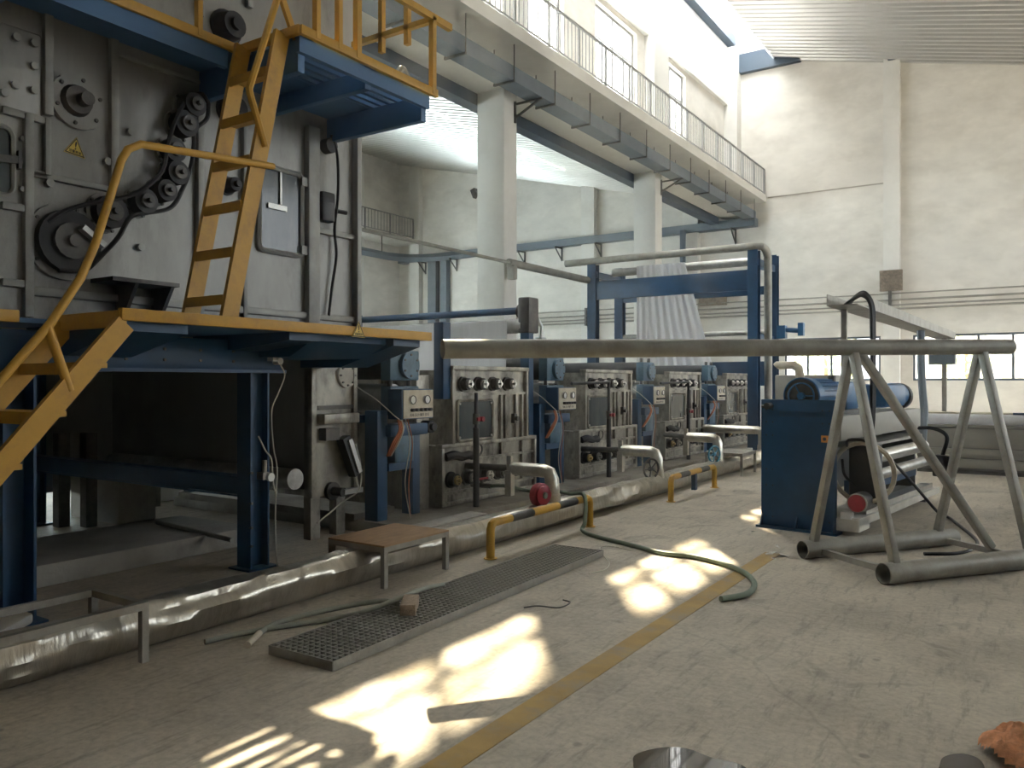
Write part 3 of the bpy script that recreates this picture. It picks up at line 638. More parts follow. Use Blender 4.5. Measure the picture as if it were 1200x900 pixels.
# steep ladder between the decks
ld = thing('ladder', 'steep yellow ladder between lower and upper dryer decks', 'ladder', (-5, 3.6, 1.95))
LA, LB = (3.58, 1.95), (4.06, 4.17)
for x in (-5.21, -4.76): B().beam((x, LA[0], LA[1]), (x, LB[0], LB[1]), .035, .13, (0, -1, .3)).build('stringer', 'yellow', ld)
for i in range(6):
    z = LA[1]+.2+i*.345; y = LA[0]+(LB[0]-LA[0])*(z-LA[1])/(LB[1]-LA[1])
    B().box(-5.2, -4.77, y-.06, y+.07, z-.02, z+.01).box(-5.2, -4.77, y-.075, y-.06, z-.06, z+.01).build('rung', 'yellow', ld)
B().tube([P(311, 172, X=-4.735), P(293, 110, X=-4.73), P(292, 104, X=-4.73), P(327, -8, X=-4.73), P(350, -80, X=-4.73)], .026, 8).build('handrail', 'yellow', ld)
B().beam(P(350, 57, X=-4.735), P(329, -6, X=-4.73), .03, .05).build('handrail_brace', 'yellow', ld)

# upper deck
ud = thing('upper_deck', 'blue slatted upper deck with yellow edge and railing on the dryer', 'platform', (-5.2, 4, 4.1))
ZU = 4.18
B().box(-5.88, -5.32, .4, 5.66, ZU-.03, ZU).build('deck', 'deck_blue', ud)
for i in range(7):
    x = -5.28+i*.1; B().box(x, x+.04, 4.12, 5.66, ZU-.045, ZU-.003).build('deck_slat', 'deck_blue', ud, smooth=False)
def uedge(p0, p1): B().beam(p0, p1, .04, .07).build('edge_channel', 'yellow', ud, bevel=.004)
uedge((-5.3, .4, ZU+.0), (-5.3, 4.12, ZU)); uedge((-5.3, 4.1, ZU), (XO, 4.1, ZU)); uedge((XO, 4.1, ZU), (XO, 5.72, ZU)); 
for y in (1.2, 2.45): B().box(-5.88, -5.36, y, y+.08, ZU-.14, ZU-.03).build('joist', 'deck_blue', ud)
for y, d in ((4.14, .24), (4.86, .15), (5.58, .22)): B().box(-5.88, XO-.071, y, y+.07, ZU-.045-d, ZU-.04).build('joist', 'deck_blue', ud, bevel=.005)
B().box(XO-.07, XO-.03, 4.12, 5.65, ZU-.15, ZU-.04).build('side_channel', 'deck_blue', ud)
B().box(-5.36, -5.31, .4, 4.0, ZU-.17, ZU-.03).build('side_channel', 'deck_blue', ud)
for u in (371, 397): p = P(u, 45, X=XO); B().beam((XO, p.y, ZU-.02), (XO, p.y, ZU+1.1), .05, .04, (0, 1, 0)).build('post', 'yellow', ud)
for y in (1.2, 2.5, 3.73): B().beam((-5.3, y, ZU-.02), (-5.3, y, ZU+1.1), .05, .04, (0, 1, 0)).build('post', 'yellow', ud)
for y in (4.7, 5.66): B().beam((XO, y, ZU-.02), (XO, y, ZU+.68 if y > 5 else ZU+1.1), .05, .05, (0, 1, 0)).build('post', 'yellow', ud)
B().beam((XO, 4.1, ZU+.68), (XO, 5.92, ZU+.68), .05, .06).build('rail', 'yellow', ud)
B().beam((XO, 4.1, ZU+1.1), (XO, 5.0, ZU+1.1), .05, .05).beam((-5.3, .5, ZU+1.1), (-5.3, 3.75, ZU+1.1), .05, .05).build('rail', 'yellow', ud)
B().beam((XO, 5.66, ZU+.66), (-5.6, 5.66, ZU+.66), .05, .05).build('rail', 'yellow', ud)
for x in (-5.55, -5.22, -4.9): B().beam((x, 5.66, ZU+.5), (x, 5.66, ZU+1.2), .05, .05, (0, 1, 0)).build('post', 'yellow', ud)
B().tube(smooth_pts([(-4.75, 5.3, ZU+.03), (-4.75, 5.4, ZU+.16), (-4.78, 5.5, ZU+.15), (-4.8, 5.6, ZU+.05), (-4.9, 5.5, ZU+.03)]), .03, 8).build('hose_end', 'hose_grey', ud)

# slabs and pieces on the floor under the dryer
tag(B().box(-7.4, -6.25, 1.2, 5.0, 0, .17).build('concrete_slab', 'concrete', bevel=.015), 'low concrete slab on the floor under the dryer', 'slab')
tag(B().box(-9.28, -8.3, 4.85, 5.3, 0, .48).build('concrete_block', 'concrete', bevel=.02), 'big concrete block behind the slab under the dryer', 'block')
q0 = P(184, 612, Z=.2); q1 = P(272, 633, Z=.16)
tag(B().cyl(q0, q1, .022, 8).build('loose_tube', 'galvanised'), 'loose pale tube lying across the concrete slab under the dryer', 'tube')
for i, u in enumerate((72, 104)):
    p = P(u, 584, Z=.3); o = B().box(p.x-.06, p.x+.06, p.y-.06, p.y+.06, 0, 1.0).build('prop_post', 'dark_steel'); tag(o, 'short dark post propping the machinery behind the slab', 'post', 'props under the dryer')
p = P(20, 700, X=-4.75)
for u, m in ((242, 'black'), (262, 'x'), (280, 'y')):
    q = P(u, 680, X=-4.75); r = .045
    o = B().cyl((-4.78, q.y, r), (-4.66, q.y, r), r, 16).cyl((-4.66, q.y, r), (-4.64, q.y, r), r*.6, 12).build('castor_wheel', 'rubber'); tag(o, 'small black wheel lying behind the foil-clad pipe', 'wheel', 'black wheels behind the pipe')
tag(B().prism([(-4.9, 1.9, .08), (-4.7, 1.9, .08), (-4.68, 2.25, .2), (-4.92, 2.25, .2)], (0, 0, .06)).build('scrap_bag', 'white', bevel=.02), 'crumpled white bag lying by the blue column', 'bag')

# ================================================================== WASHING RANGE
XT = -5.6
SP = 3.18
tk = thing('washing_tank', 'stained steel washing tank behind the red valve wheel', 'tank', (XT, 7.0, 0), 'washing tanks in a row')
B().box(-8.9, XT-.02, 7.02, 8.98, .12, .82).box(-8.9, -6.05, 7.2, 8.8, .82, 1.4).box(-6.05, XT-.02, 7.2, 8.8, .82, 1.68).build('body', 'stained_steel', tk)
B().box(XT-.02, XT, 7.0, 9.0, .14, .82).build('lower_panel', 'stained_steel', tk)
B().frame((7.0, 9.0), (.14, .84), XT-.05, XT+.05, .045).build('lower_flange', 'stained_steel', tk, bevel=.005)
B().box(XT-.02, XT, 7.2, 8.8, .82, 1.7).build('upper_panel', 'stained_steel', tk)
B().box(XT-.05, XT+.05, 7.19, 7.235, .82, 1.72).box(XT-.05, XT+.05, 8.76, 8.805, .82, 1.72).box(XT-.05, XT+.06, 7.19, 8.805, 1.68, 1.73).build('upper_flange', 'stained_steel', tk, bevel=.005)
for z, ya, yb in ((1.4, 7.23, 8.76), (.63, 7.05, 8.95), (.28, 7.05, 8.95)): B().box(XT, XT+.035, ya, yb, z-.015, z+.015).build('ridge', 'stained_steel', tk)
for y, wd, z0, z1 in ((8.2, .03, .65, 1.39), (8.33, .1, .84, 1.39), (8.55, .06, .84, 1.39), (8.68, .03, .3, 1.39)): B().box(XT, XT+.04, y-wd/2, y+wd/2, z0, z1).build('rib', 'stained_steel', tk, bevel=.006)
rwindow(7.32, 8.03, .86, 1.33, tk, x=XT, r=.05, wd=.04, fm='stained_steel')
for yy in (7.36, 7.99):
    for zz in (.9, 1.29): B().cyl((XT+.01, yy, zz), (XT+.03, yy, zz), .015, 6).build('bolt', 'bright_steel', tk)
B().box(XT, XT+.05, 8.47, 8.53, 1.02, 1.14).cyl((XT+.05, 8.5, 1.08), (XT+.09, 8.5, 1.08), .03, 10).build('latch', 'dark_steel', tk)
def bearing(y, z, r, m2):
    o = B().cyl((XT, y, z), (XT+.03, y, z), r*1.25, 18).cyl((XT+.03, y, z), (XT+.1, y, z), r, 18).build('roller_bearing', 'rubber', tk)
    B().cyl((XT+.1, y, z), (XT+.13, y, z), r*.72, 16).cyl((XT+.13, y, z), (XT+.16, y, z), r*.3, 10).build('end_cap', m2, o)
    for a in range(0, 360, 90): B().cyl((XT+.13, y+r*.5*math.cos(math.radians(a)), z+r*.5*math.sin(math.radians(a))), (XT+.14, y+r*.5*math.cos(math.radians(a)), z+r*.5*math.sin(math.radians(a))), r*.09, 6).build('bolt', 'dark_steel', o)
for y in (7.43, 7.73, 8.03, 8.34): bearing(y, 1.52, .07, 'bright_steel')
for y, m2 in ((7.2, 'brass'), (7.5, 'steel'), (7.84, 'bright_steel'), (8.14, 'dark_steel'), (8.45, 'steel')): bearing(y, .43, .075, m2)
B().tube(smooth_pts([(XT+.06, 7.05, .70), (XT+.1, 7.15, .72), (XT+.1, 7.3, .69), (XT+.1, 7.42, .70), (XT+.06, 7.55, .68)]), [.05]*33, 8).build('drain_elbow', 'rubber', tk)
B().torus((XT+.03, 7.72, .74), (1, 0, 0), .07, .012, 16, 6).build('handle', 'dark_steel', tk)
B().box(-8.8, -6.1, 7.25, 8.75, 1.4, 1.43).build('lid', 'steel', tk)
tank_labels = ['stained steel washing tank behind the black handwheel valve', 'stained steel washing tank behind the blue handwheel valve', 'stained steel washing tank up against the blue gantry']
for i, lb in enumerate(tank_labels): t = copy_tree(tk, (0, SP*(i+1), 0)); t['label'] = lb

un = thing('squeeze_roller_stand', 'blue squeeze roller stand between the dryer and the first washing tank', 'machine', (XT, 6.3, 0), 'squeeze roller stands')
B().cyl((-8.8, 6.4, 1.72), (-5.74, 6.4, 1.72), .165, 28).build('upper_roller', 'rubber', un)
B().cyl((-8.8, 6.4, 1.37), (-5.74, 6.4, 1.37), .155, 28).build('lower_roller', 'steel', un)
B().box(-8.8, -5.75, 6.18, 6.22, 1.53, 1.57).build('spreader_bar', 'off_white', un)
def block(z0, z1):
    o = B().box(-5.74, -5.6, 6.2, 6.66, z0, z1).build('bearing_block', 'light_blue', un, bevel=.015); zc = (z0+z1)/2; r = (z1-z0)*.44
    cp = B().cyl((-5.6, 6.47, zc), (-5.55, 6.47, zc), r, 24).build('bearing_cap', 'light_blue', o)
    for a in range(30, 390, 60): B().cyl((-5.55, 6.47+r*.8*math.cos(math.radians(a)), zc+r*.8*math.sin(math.radians(a))), (-5.54, 6.47+r*.8*math.cos(math.radians(a)), zc+r*.8*math.sin(math.radians(a))), .012, 6).build('bolt', 'dark_steel', o)
block(1.56, 1.88); block(1.2, 1.5)
for y in (6.27, 6.57): B().cyl((-5.67, y, 1.88), (-5.67, y, 1.95), .03, 6).build('lifting_bolt', 'dark_steel', un)
for y in (6.27, 6.57): B().cyl((-5.67, y, 1.48), (-5.67, y, 1.58), .025, 8).build('tie_rod', 'dark_steel', un)
B().box(-5.8, -5.62, 6.03, 6.18, .1, 1.25).build('column', 'blue', un, bevel=.008)
B().box(-5.78, -5.62, 6.58, 6.7, .1, 1.02).build('column', 'blue', un, bevel=.008)
B().box(-5.85, -5.55, 6.15, 6.75, .98, 1.1).build('shelf', 'blue', un, bevel=.008)
B().box(-5.83, -5.58, 6.25, 6.55, .7, .98).build('air_cylinder', 'light_blue', un, bevel=.01)
B().box(-5.7, -5.6, 6.18, 6.58, .62, .7).build('cross_plate', 'blue', un)
B().box(-8.9, -5.9, 5.98, 6.6, .1, .18).build('base', 'concrete', un)
for y in (6.05, 6.6): B().box(-8.9, -8.75, y, y+.1, .1, 1.9).build('rear_post', 'blue', un)
B().box(-8.88, -5.85, 6.05, 6.12, 1.12, 1.2).build('cross_member', 'blue', un)
bx = B().box(-5.6, -5.41, 6.16, 6.66, 1.16, 1.47).build('control_box', 'blue', un, bevel=.006)
B().box(-5.41, -5.4, 6.18, 6.65, 1.17, 1.46).build('face_plate', 'cream', bx)
for y in (6.3, 6.53):
    B().cyl((-5.4, y, 1.36), (-5.375, y, 1.36), .045, 18).build('gauge', 'white', bx); B().torus((-5.375, y, 1.36), (1, 0, 0), .043, .006, 18, 5).build('gauge_rim', 'dark_steel', bx)
for y in (6.3, 6.37, 6.44, 6.51, 6.58): B().cyl((-5.4, y, 1.255), (-5.36, y, 1.255), .018, 10).build('knob', 'black_paint', bx)
text_mesh('出布 压力 调节 开关', .035, (-5.399, 6.43, 1.2), (0, 1, 0), (0, 0, 1), 'dark_steel', 'lettering', bx, .001)
for i, m in enumerate(('cable_orange', 'cable_orange', 'cable_orange', 'cable_white')):
    B().tube(smooth_pts([(-5.5, 6.2+i*.02, 1.16), (-5.46, 6.18+i*.02, 1.05), (-5.5, 6.12+i*.03, .92), (-5.6, 6.15+i*.02, .78)]), .009, 5).build('air_hose', m, un)
B().tube(smooth_pts([(-5.82, 5.93, 1.5), (-5.6, 6.0, 1.36), (-5.45, 6.1, 1.2), (-5.45, 6.2, 1.15)]), .006, 5).build('air_line', 'cable_white', un)
for i, m in enumerate(('cable_white', 'cable_orange')): B().tube(smooth_pts([(-5.48, 6.3+i*.03, 1.16), (-5.44, 6.32+i*.04, .9), (-5.47, 6.28+i*.06, .5), (-5.44, 6.33, .13)]), .006, 5).build('air_line', m, un)
ul = ['blue squeeze roller stand between the first and second washing tanks', 'blue squeeze roller stand between the second and third washing tanks', 'blue squeeze roller stand between the third and fourth washing tanks']
for i, lb in enumerate(ul): t = copy_tree(un, (0, SP*(i+1)-.02, 0)); t['label'] = lb

# plinth along the range and sundry panels
tag(B().prism([(-9, 5.98, 0), (-5.15, 5.98, 0), (-5.15, 17.25, 0), (-5.37, 17.25, 0), (-5.37, 18.8, 0), (-8.95, 18.8, 0), (-8.95, 17.25, 0), (-9, 17.25, 0)], (0, 0, .12)).build('concrete_plinth', 'concrete', bevel=.012), 'long low concrete plinth under the washing tanks', 'plinth')
tag(B().box(-5.1, -4.85, 5.75, 6.9, 0, .16).build('concrete_kerb', 'concrete', bevel=.02), 'pale concrete kerb between bench and first roller stand', 'kerb')
pn = thing('steel_cabinet', 'narrow stained steel cabinet left of the first washing tank', 'cabinet', (-5.75, 6.9, .12))
B().box(-8, -5.72, 6.76, 6.98, .12, 1.62).build('body', 'stained_steel', pn, bevel=.01)
B().cyl((-5.72, 6.88, 1.05), (-5.6, 6.88, 1.05), .07, 14).cyl((-5.6, 6.88, 1.05), (-5.56, 6.88, 1.05), .045, 12).build('bearing', 'rubber', pn)
pt = B().box(-5.72, -5.58, 7.055, 7.192, 1.35, 2.22).build('blue_post', 'blue', bevel=.008); tag(pt, 'short blue post fixed to the corner of the first washing tank', 'post')

# vertical water pipes with red valves
def water_pipe(y, top, lb, cross=None, zred=1.12):
    x = -5.36; t = thing('water_pipe', lb, 'pipe', (x, y, 0))
    pts = [(x, y, .12), (x, y, top)]
    B().cyl((x, y, .12), (x, y, 1.02), .036, 12).build('lower_tube', 'black_paint', t)
    B().cyl((x, y, 1.02), (x, y, top), .022, 10).build('upper_tube', 'black_paint', t)
    if cross: B().cyl((x, y+.02, top-.01), (x-.08, y-cross, top-.03), .022, 10).build('cross_tube', 'black_paint', t)
    B().cyl((x, y, zred-.06), (x, y, zred+.06), .04, 10).build('valve_body', 'dark_steel', t)
    B().box(x+.02, x+.05, y-.03, y+.09, zred-.02, zred+.02).cyl((x, y+.05, zred), (x+.07, y+.05, zred), .03, 10).build('valve_lever', 'red', t)
water_pipe(7.38, 1.42, 'black standing water pipe with red valve before the first washing tank')
water_pipe(10.75, 1.55, 'black standing water pipe with red valve before the second washing tank', 1.0, 1.05)
water_pipe(14.0, 1.55, 'black standing water pipe with red valve before the third washing tank', 1.1, 1.0)
# foil-clad steam branches into the main pipe
XP, RP = -4.38, .135
def branch(y, z, lb, wheel, wm, r=.075, run=.1):
    t = thing('steam_branch_pipe', lb, 'pipe', (XP, y, .25), 'foil-clad branch pipes')
    B().tube([(XP-.52, y+.02, z), (XP-.1, y, z), (XP-.03, y, z-.02), (XP, y, z-.09), (XP, y, .3)], [r, r, r, r*1.05, r*1.15], 12).build('cladding', 'foil_plain', t)
    B().cyl((XP, y, .14), (XP, y, .34), r*1.35, 12, r*1.2).build('sleeve', 'foil_plain', t)
    B().cyl((XP-.52, y+.02, z), (-5.61, y+run, z-.02), .04, 10).build('feed_pipe', 'dark_steel', t)
    B().box(XP-.58, XP-.5, y-.05, y+.03, z-.3, z-.02).box(XP-.57, XP-.51, y-.03, y+.01, z-.02, z+.14).build('clamp', 'foil_plain', t)
    if wheel == 'disc':
        wl = B().cyl((XP-.02, y-.26, .36), (XP+.05, y-.28, .36), .125, 24).cyl((XP+.05, y-.28, .36), (XP+.08, y-.29, .36), .1, 24).build('valve_wheel', wm, t, bevel=.01)
        B().cyl((XP+.08, y-.29, .36), (XP+.1, y-.29, .36), .035, 12).build('hub', 'hose_green', wl)
    else:
        c = Vector((XP+.04, y-.28, .38)); ax = (.9, -.4, 0)
        wl = B().torus(c, ax, .13, .014, 22, 6)
        a = Vector(ax).normalized().orthogonal().normalized(); b2 = Vector(ax).normalized().cross(a)
        for k in range(5): wl.cyl(c, c+(a*math.cos(k*1.2566)+b2*math.sin(k*1.2566))*.13, .009, 6)
        wl.cyl(c-Vector(ax)*.03, c+Vector(ax)*.02, .025, 10); wl.build('handwheel', wm, t)
    B().cyl((XP+.02, y-.28, .37), (XP-.02, y-.02, .37), .03, 10).build('valve_stem', 'dark_steel', t)
branch(7.42, .58, 'foil-clad branch pipe with a round red valve wheel', 'disc', 'red')
branch(10.25, .58, 'foil-clad branch pipe with a black spoked handwheel', 'spoke', 'black_paint', .08)
def far_branch():
    t = thing('steam_branch_pipe', 'foil-clad branch pipe without wheel beyond the far step bench', 'pipe', (XP, 15.3, .25), 'foil-clad branch pipes')
    B().tube([(-5.55, 15.34, .62), (XP-.1, 15.3, .62), (XP-.03, 15.3, .6), (XP, 15.3, .53), (XP, 15.3, .2)], [.08, .08, .08, .085, .09], 12).build('cladding', 'foil_plain', t)
    B().cyl((XP, 15.3, .14), (XP, 15.3, .34), .11, 12, .1).build('sleeve', 'foil_plain', t)
far_branch()
branch(12.75, .62, 'foil-clad branch pipe with a blue spoked handwheel', 'spoke', 'wheel_blue', .08, .68)
# main insulated pipe along the floor
def foil_pipe():
    b = B(); n = 28; ys = [0.2+.05*i for i in range(342)]; vs = []
    for y in ys:
        sag = .03*noise.noise(Vector((y*.9, 3, 1)))
        for k in range(n):
            a = 2*math.pi*k/n; d = Vector((math.cos(a), 0, math.sin(a)))
            lump = .03*noise.noise(Vector((d.x*1.2, y*.8, d.z*1.2)))+.012*noise.noise(Vector((d.x*3, y*4, d.z*3+9)))+(.007*noise.noise(Vector((d.x*9, y*13, d.z*9)))*max(0, noise.noise(Vector((8, y*.9, 2)))+.35) if d.z > -.5 else 0)
            cells = noise.voronoi(Vector((d.x*1.3+y*.15, y*1.1, d.z*1.3+7)))[0]
            crumple = .05*max(0, .22-(cells[1]-cells[0]))*max(0, noise.noise(Vector((2, y*.6, 4)))+.45)
            ridge = .02*max(0, 1-abs(math.degrees(a)-62-22*noise.noise(Vector((5, y*.7, 1))))/16)
            r = RP + (lump + crumple*2 + ridge)*(1 if d.z > -.6 else .2)
            z = RP + d.z*r
            if 4.38 < y < 5.28 or y < 2.64 or 12.87 < y < 13.76: z = min(z, .268)      # pressed flat under the benches
            vs.append((XP+d.x*r+sag*.4, y, max(.002, z)))
    fs = [(i*n+k, i*n+(k+1) % n, (i+1)*n+(k+1) % n, (i+1)*n+k) for i in range(len(ys)-1) for k in range(n)]
    fs += [tuple(range(n)), tuple(range(len(vs)-n, len(vs)))]
    return b.add(vs, fs)
mp = foil_pipe().build('insulated_pipe', 'foil'); tag(mp, 'long foil-clad insulated pipe lying along the floor', 'pipe')

# benches stepping over the pipe
def bench(ya, yb, xf, xb, h, lb, top, legm='galvanised', fy_=None):
    t = thing('step_bench', lb, 'bench', ((xf+xb)/2, (ya+yb)/2, 0))
    for x in (xf, xb):
        for y in (ya, yb): B().box(x-.02, x+.02, y-.02, y+.02, 0, h-.04).build('leg', legm, t)
        B().box(x-.02, x+.02, ya-.02, yb+.02, h-.04, h).build('side_rail', legm, t)
    for y in (ya, yb): B().box(xb+.02, xf-.02, y-.02, y+.02, h-.04, h).build('end_rail', legm, t)
    if top: B().box(xb-.02, xf+.02, ya-.02, yb+.02, h, h+.012).build('board', top, t)
bench(4.46, 5.2, -4.09, -4.64, .31, 'step bench with brown board over the foil-clad pipe', 'wood')
bench(1.2, 2.56, -4.13, -4.64, .33, 'bare steel bench frame without a board over the pipe', None)
bench(12.95, 13.68, -4.05, -4.64, .36, 'far step bench with grey board beside the blue handwheel', 'galvanised')
# yellow-black guard rails
def guard(y0, y1, x, h, lb):
    t = thing('guard_rail', lb, 'guard rail', (x, (y0+y1)/2, 0), 'yellow and black guard rails')
    r = .038
    for y, s in ((y0, 1), (y1, -1)):
        B().tube([(x, y, 0), (x, y, h-.06), (x, y+s*.02, h-.015), (x, y+s*.06, h), (x, y+s*(y1-y0)*.17, h)], r, 14).build('leg', 'safety_yellow', t)
        B().cyl((x, y, 0), (x, y, .008), .06, 14).build('foot_plate', 'safety_yellow', t)
    L = y1-y0
    for a, b, m in ((.17, .37, 'black_paint'), (.37, .63, 'safety_yellow'), (.63, .83, 'black_paint')): B().cyl((x, y0+L*a, h), (x, y0+L*b, h), r, 14).build('bar_section', m, t)
guard(5.72, 7.57, -4.0, .31, 'yellow and black guard rail with the green hose draped over it')
guard(9.7, 11.35, -3.95, .31, 'yellow and black guard rail before the blue handwheel valve')
tag(B().box(-3.98, -3.92, 10.5, 10.57, .06, .285).build('rag_knot', 'blue'), 'dark blue rag hanging under the far guard rail', 'rag')

# ------------------------------------------------------------------ grating and things lying on the floor
gr = thing('floor_grating', 'galvanised steel floor grating lying loose on the concrete', 'grating', (-3.3, 4, 0))
g0 = P(390, 787, Z=0); g1 = P(312, 768, Z=0); g2 = P(707, 652, Z=0)
gx = (g2-g0); GL = gx.length; gx.normalize(); gy = Vector((-gx.y, gx.x, 0)); GW = .5
def gp(a, b, z): return g0 + gx*a + gy*b + Vector((0, 0, z))
nb = 11; nc = 74
B().beam(gp(0, 0, .027), gp(GL, 0, .027), .006, .054).build('side_bar', 'galvanised', gr); B().beam(gp(0, GW, .027), gp(GL, GW, .027), .006, .054).build('side_bar', 'galvanised', gr)
B().beam(gp(0, 0, .027), gp(0, GW, .027), .006, .054).build('end_bar', 'galvanised', gr); B().beam(gp(GL, 0, .027), gp(GL, GW, .027), .006, .054).build('end_bar', 'galvanised', gr)
lb0 = B().beam(gp(0, GW/nb, .032), gp(GL, GW/nb, .032), .006, .036).build('bearing_bar', 'galvanised', gr, smooth=False)
for i in range(2, nb): inst(lb0, gr, gy*(GW/nb*(i-1)))
cb1 = B().beam(gp(GL/nc, 0, .044), gp(GL/nc, GW, .044), .007, .014).build('cross_bar', 'galvanised', gr, smooth=False)
for i in range(2, nc): inst(cb1, gr, gx*(GL/nc*(i-1)))
bp = P(480, 715, Z=.055); bd = (P(484, 694, Z=.055)-P(474, 722, Z=.055)); bd.z = 0; bd.normalize()
tag(B().beam(bp-bd*.13+V(0,0,.035), bp+bd*.13+V(0,0,.035), .1, .07).build('timber_block', 'timber_block', bevel=.004), 'short weathered timber block resting on the grating', 'block')
def floor_hose(name, lb, pix, r, m, zs=None, cat='hose'):
    pts = []
    for i, (u, v) in enumerate(pix):
        z = r if not zs else zs[i]; pts.append(P(u, v, Z=z))
    b = B().tube(smooth_pts(pts, 7), r, 10); return tag(b.build(name, m), lb, cat)
floor_hose('grey_hose', 'grey hose on the floor running from beside the pipe over the grating', [(240, 752), (275, 744), (320, 736), (380, 727), (430, 716), (470, 700), (500, 689), (520, 685)], .016, 'hose_grey', [.016, .016, .016, .018, .06, .112, .085, .072])
hz = floor_hose('grey_hose', 'shorter grey hose with a pale taped end lying by the grating', [(291, 755), (303, 743), (325, 730), (370, 718), (420, 708), (450, 704), (466, 708)], .017, 'hose_grey', [.017, .017, .02, .035, .06, .075, .072])
e0, e1 = P(290, 756, Z=.018), P(304, 742, Z=.018); o = B().cyl(e0, e1, .02, 10).build('tape', 'cream', hz)
# green hose from the tap over the guard rail
tap = thing('hose_tap', 'small tap with red lever at the foot of the first washing tank', 'tap', (-5.3, 7.45, .3))
B().cyl((-5.62, 7.62, .33), (-5.32, 7.62, .33), .028, 10).cyl((-5.45, 7.62, .33), (-5.45, 7.62, .4), .02, 8).build('body', 'dark_steel', tap); B().box(-5.47, -5.43, 7.54, 7.72, .4, .42).build('lever', 'red', tap)
hose = [V(-5.34, 7.62, .33), V(-5.15, 7.67, .34), V(-4.9, 7.68, .31), V(-4.66, 7.66, .31), V(-4.45, 7.63, .335), V(-4.22, 7.54, .34), V(-4.0, 7.4, .372), V(-3.92, 7.33, .3), V(-3.86, 7.2, .12), V(-3.79, 7.09, .03)]
hose += [P(u, v, Z=.022) for u, v in ((745, 640), (775, 648), (810, 652), (845, 660), (872, 671), (884, 684), (875, 696), (845, 702))]
tag(B().tube(smooth_pts(hose, 7), .022, 10).build('green_hose', 'hose_green'), 'green hose from the tap across the floor to the yellow line', 'hose')
floor_hose('thin_wire', 'thin pale wire curled at the end of the grating', [(740, 645), (715, 640), (703, 642), (708, 652), (714, 660), (708, 668), (690, 672)], .005, 'cable_white', cat='wire')
floor_hose('bent_wire', 'small bent dark wire lying on the floor beside the grating', [(614, 712), (630, 710), (655, 712), (668, 706), (660, 703)], .005, 'dark_steel', cat='wire')
rr = random.Random(11)
def scrap(u, v, s, lb, m='paper', grp='scraps of paper on the floor'):
    p = P(u, v, Z=0); b = B()
    pts = [(p.x+rr.uniform(-s, s), p.y+rr.uniform(-s, s), rr.uniform(.002, s*.7)) for _ in range(7)]
    for i in range(7):
        b.add([pts[i], pts[(i+2) % 7], pts[(i+3) % 7]], [(0, 1, 2)])
    tag(b.build('paper_scrap', m, smooth=False), lb, 'scrap', grp)
for u, v, s in ((912, 643, .05), (903, 650, .05), (918, 652, .045), (908, 656, .03)): scrap(u, v, s, 'crumpled pale scrap on the floor beside the stand\'s round foot')
scrap(883, 624, .03, 'crumpled pale scrap on the floor before the blue plate', grp='scraps before the blue plate')
# puddle, damp patch, brown rag in the corner
def blob(name, lb, cat, m, pix, z=.004):
    pts = smooth_pts([P(u, v, Z=z) for u, v in pix]+[P(*pix[0], Z=z)], 6)[:-1]
    tag(B().prism(pts, (0, 0, -.0035)).build(name, m), lb, cat)
blob('puddle', 'small dark puddle of water on the floor', 'puddle', 'water', [(742, 897), (745, 884), (775, 876), (805, 877), (835, 888), (872, 898), (885, 925), (760, 925)])
blob('damp_patch', 'dark damp patch on the floor beside the brown rag', 'stain', 'damp', [(1100, 900), (1106, 887), (1128, 883), (1148, 890), (1152, 905), (1120, 925)])
p = P(1195, 890, Z=0); b = B(); n = 30; vs = []; fs = []
for i in range(n):
    for j in range(n):
        a = (i/(n-1)-.5)*.36; c = (j/(n-1)-.5)*.36; d = math.hypot(a, c)/.18
        h = max(0, 1-d*d)**.5*.1*(1+.7*noise.noise(Vector((a*14, c*14, 2))))+.03*abs(noise.noise(Vector((a*30, c*30, 7)))) if d < 1 else 0
        vs.append((p.x+a+.02, p.y+c, max(0.001, h)))
for i in range(n-1):
    for j in range(n-1):
        a = (i/(n-1)-.5)*.36; c = (j/(n-1)-.5)*.36
        if math.hypot(a, c) < .172: fs.append((i*n+j, (i+1)*n+j, (i+1)*n+j+1, i*n+j+1))
tag(b.add(vs, fs).build('brown_rag', 'rust_cloth'), 'crumpled rust-brown rag lying on the floor', 'rag')

# ================================================================== BLUE GANTRY AND FABRIC
ga = thing('blue_gantry', 'tall blue steel gantry carrying pipes at the end of the washing range', 'gantry', (-7.1, 18.2, 0))
for x in (-9.15, -5.2):
    for y, zt in ((17.5, 4.42), (19.0, 4.5)):
        hcol(x-.11, x+.11, y-.11, y+.11, zt, ga, 'post')
B().box(-9.05, -5.3, 17.42, 17.5, 3.55, 4.0).build('front_beam', 'blue', ga, bevel=.01)
B().box(-9.05, -5.3, 18.95, 19.05, 3.6, 3.8).build('rear_beam', 'blue', ga, bevel=.01)
B().box(-9.1, -5.2, 18.8, 18.9, 1.45, 2.02).build('lower_beam', 'blue', ga, bevel=.01)
for x in (-9.15, -5.2): B().box(x-.08, x+.08, 17.5, 19, 4.1, 4.25).build('side_beam', 'blue', ga); B().box(x-.06, x+.06, 17.5, 19, 2.45, 2.6).build('side_beam', 'blue', ga)
B().cyl((-9.0, 18.9, 2.7), (-5.3, 18.9, 2.7), .06, 12).build('guide_roller', 'steel', ga)
B().cyl((-9.0, 18.3, 4.3), (-5.3, 18.3, 4.3), .1, 16).build('top_roller', 'steel', ga)
B().box(-5.1, -4.9, 18.9, 19.1, 2.55, 2.85).cyl((-4.9, 19, 2.75), (-4.6, 19, 2.72), .06, 10).box(-4.62, -4.5, 18.92, 19.08, 2.6, 2.9).build('drive_motor', 'motor_blue', ga)
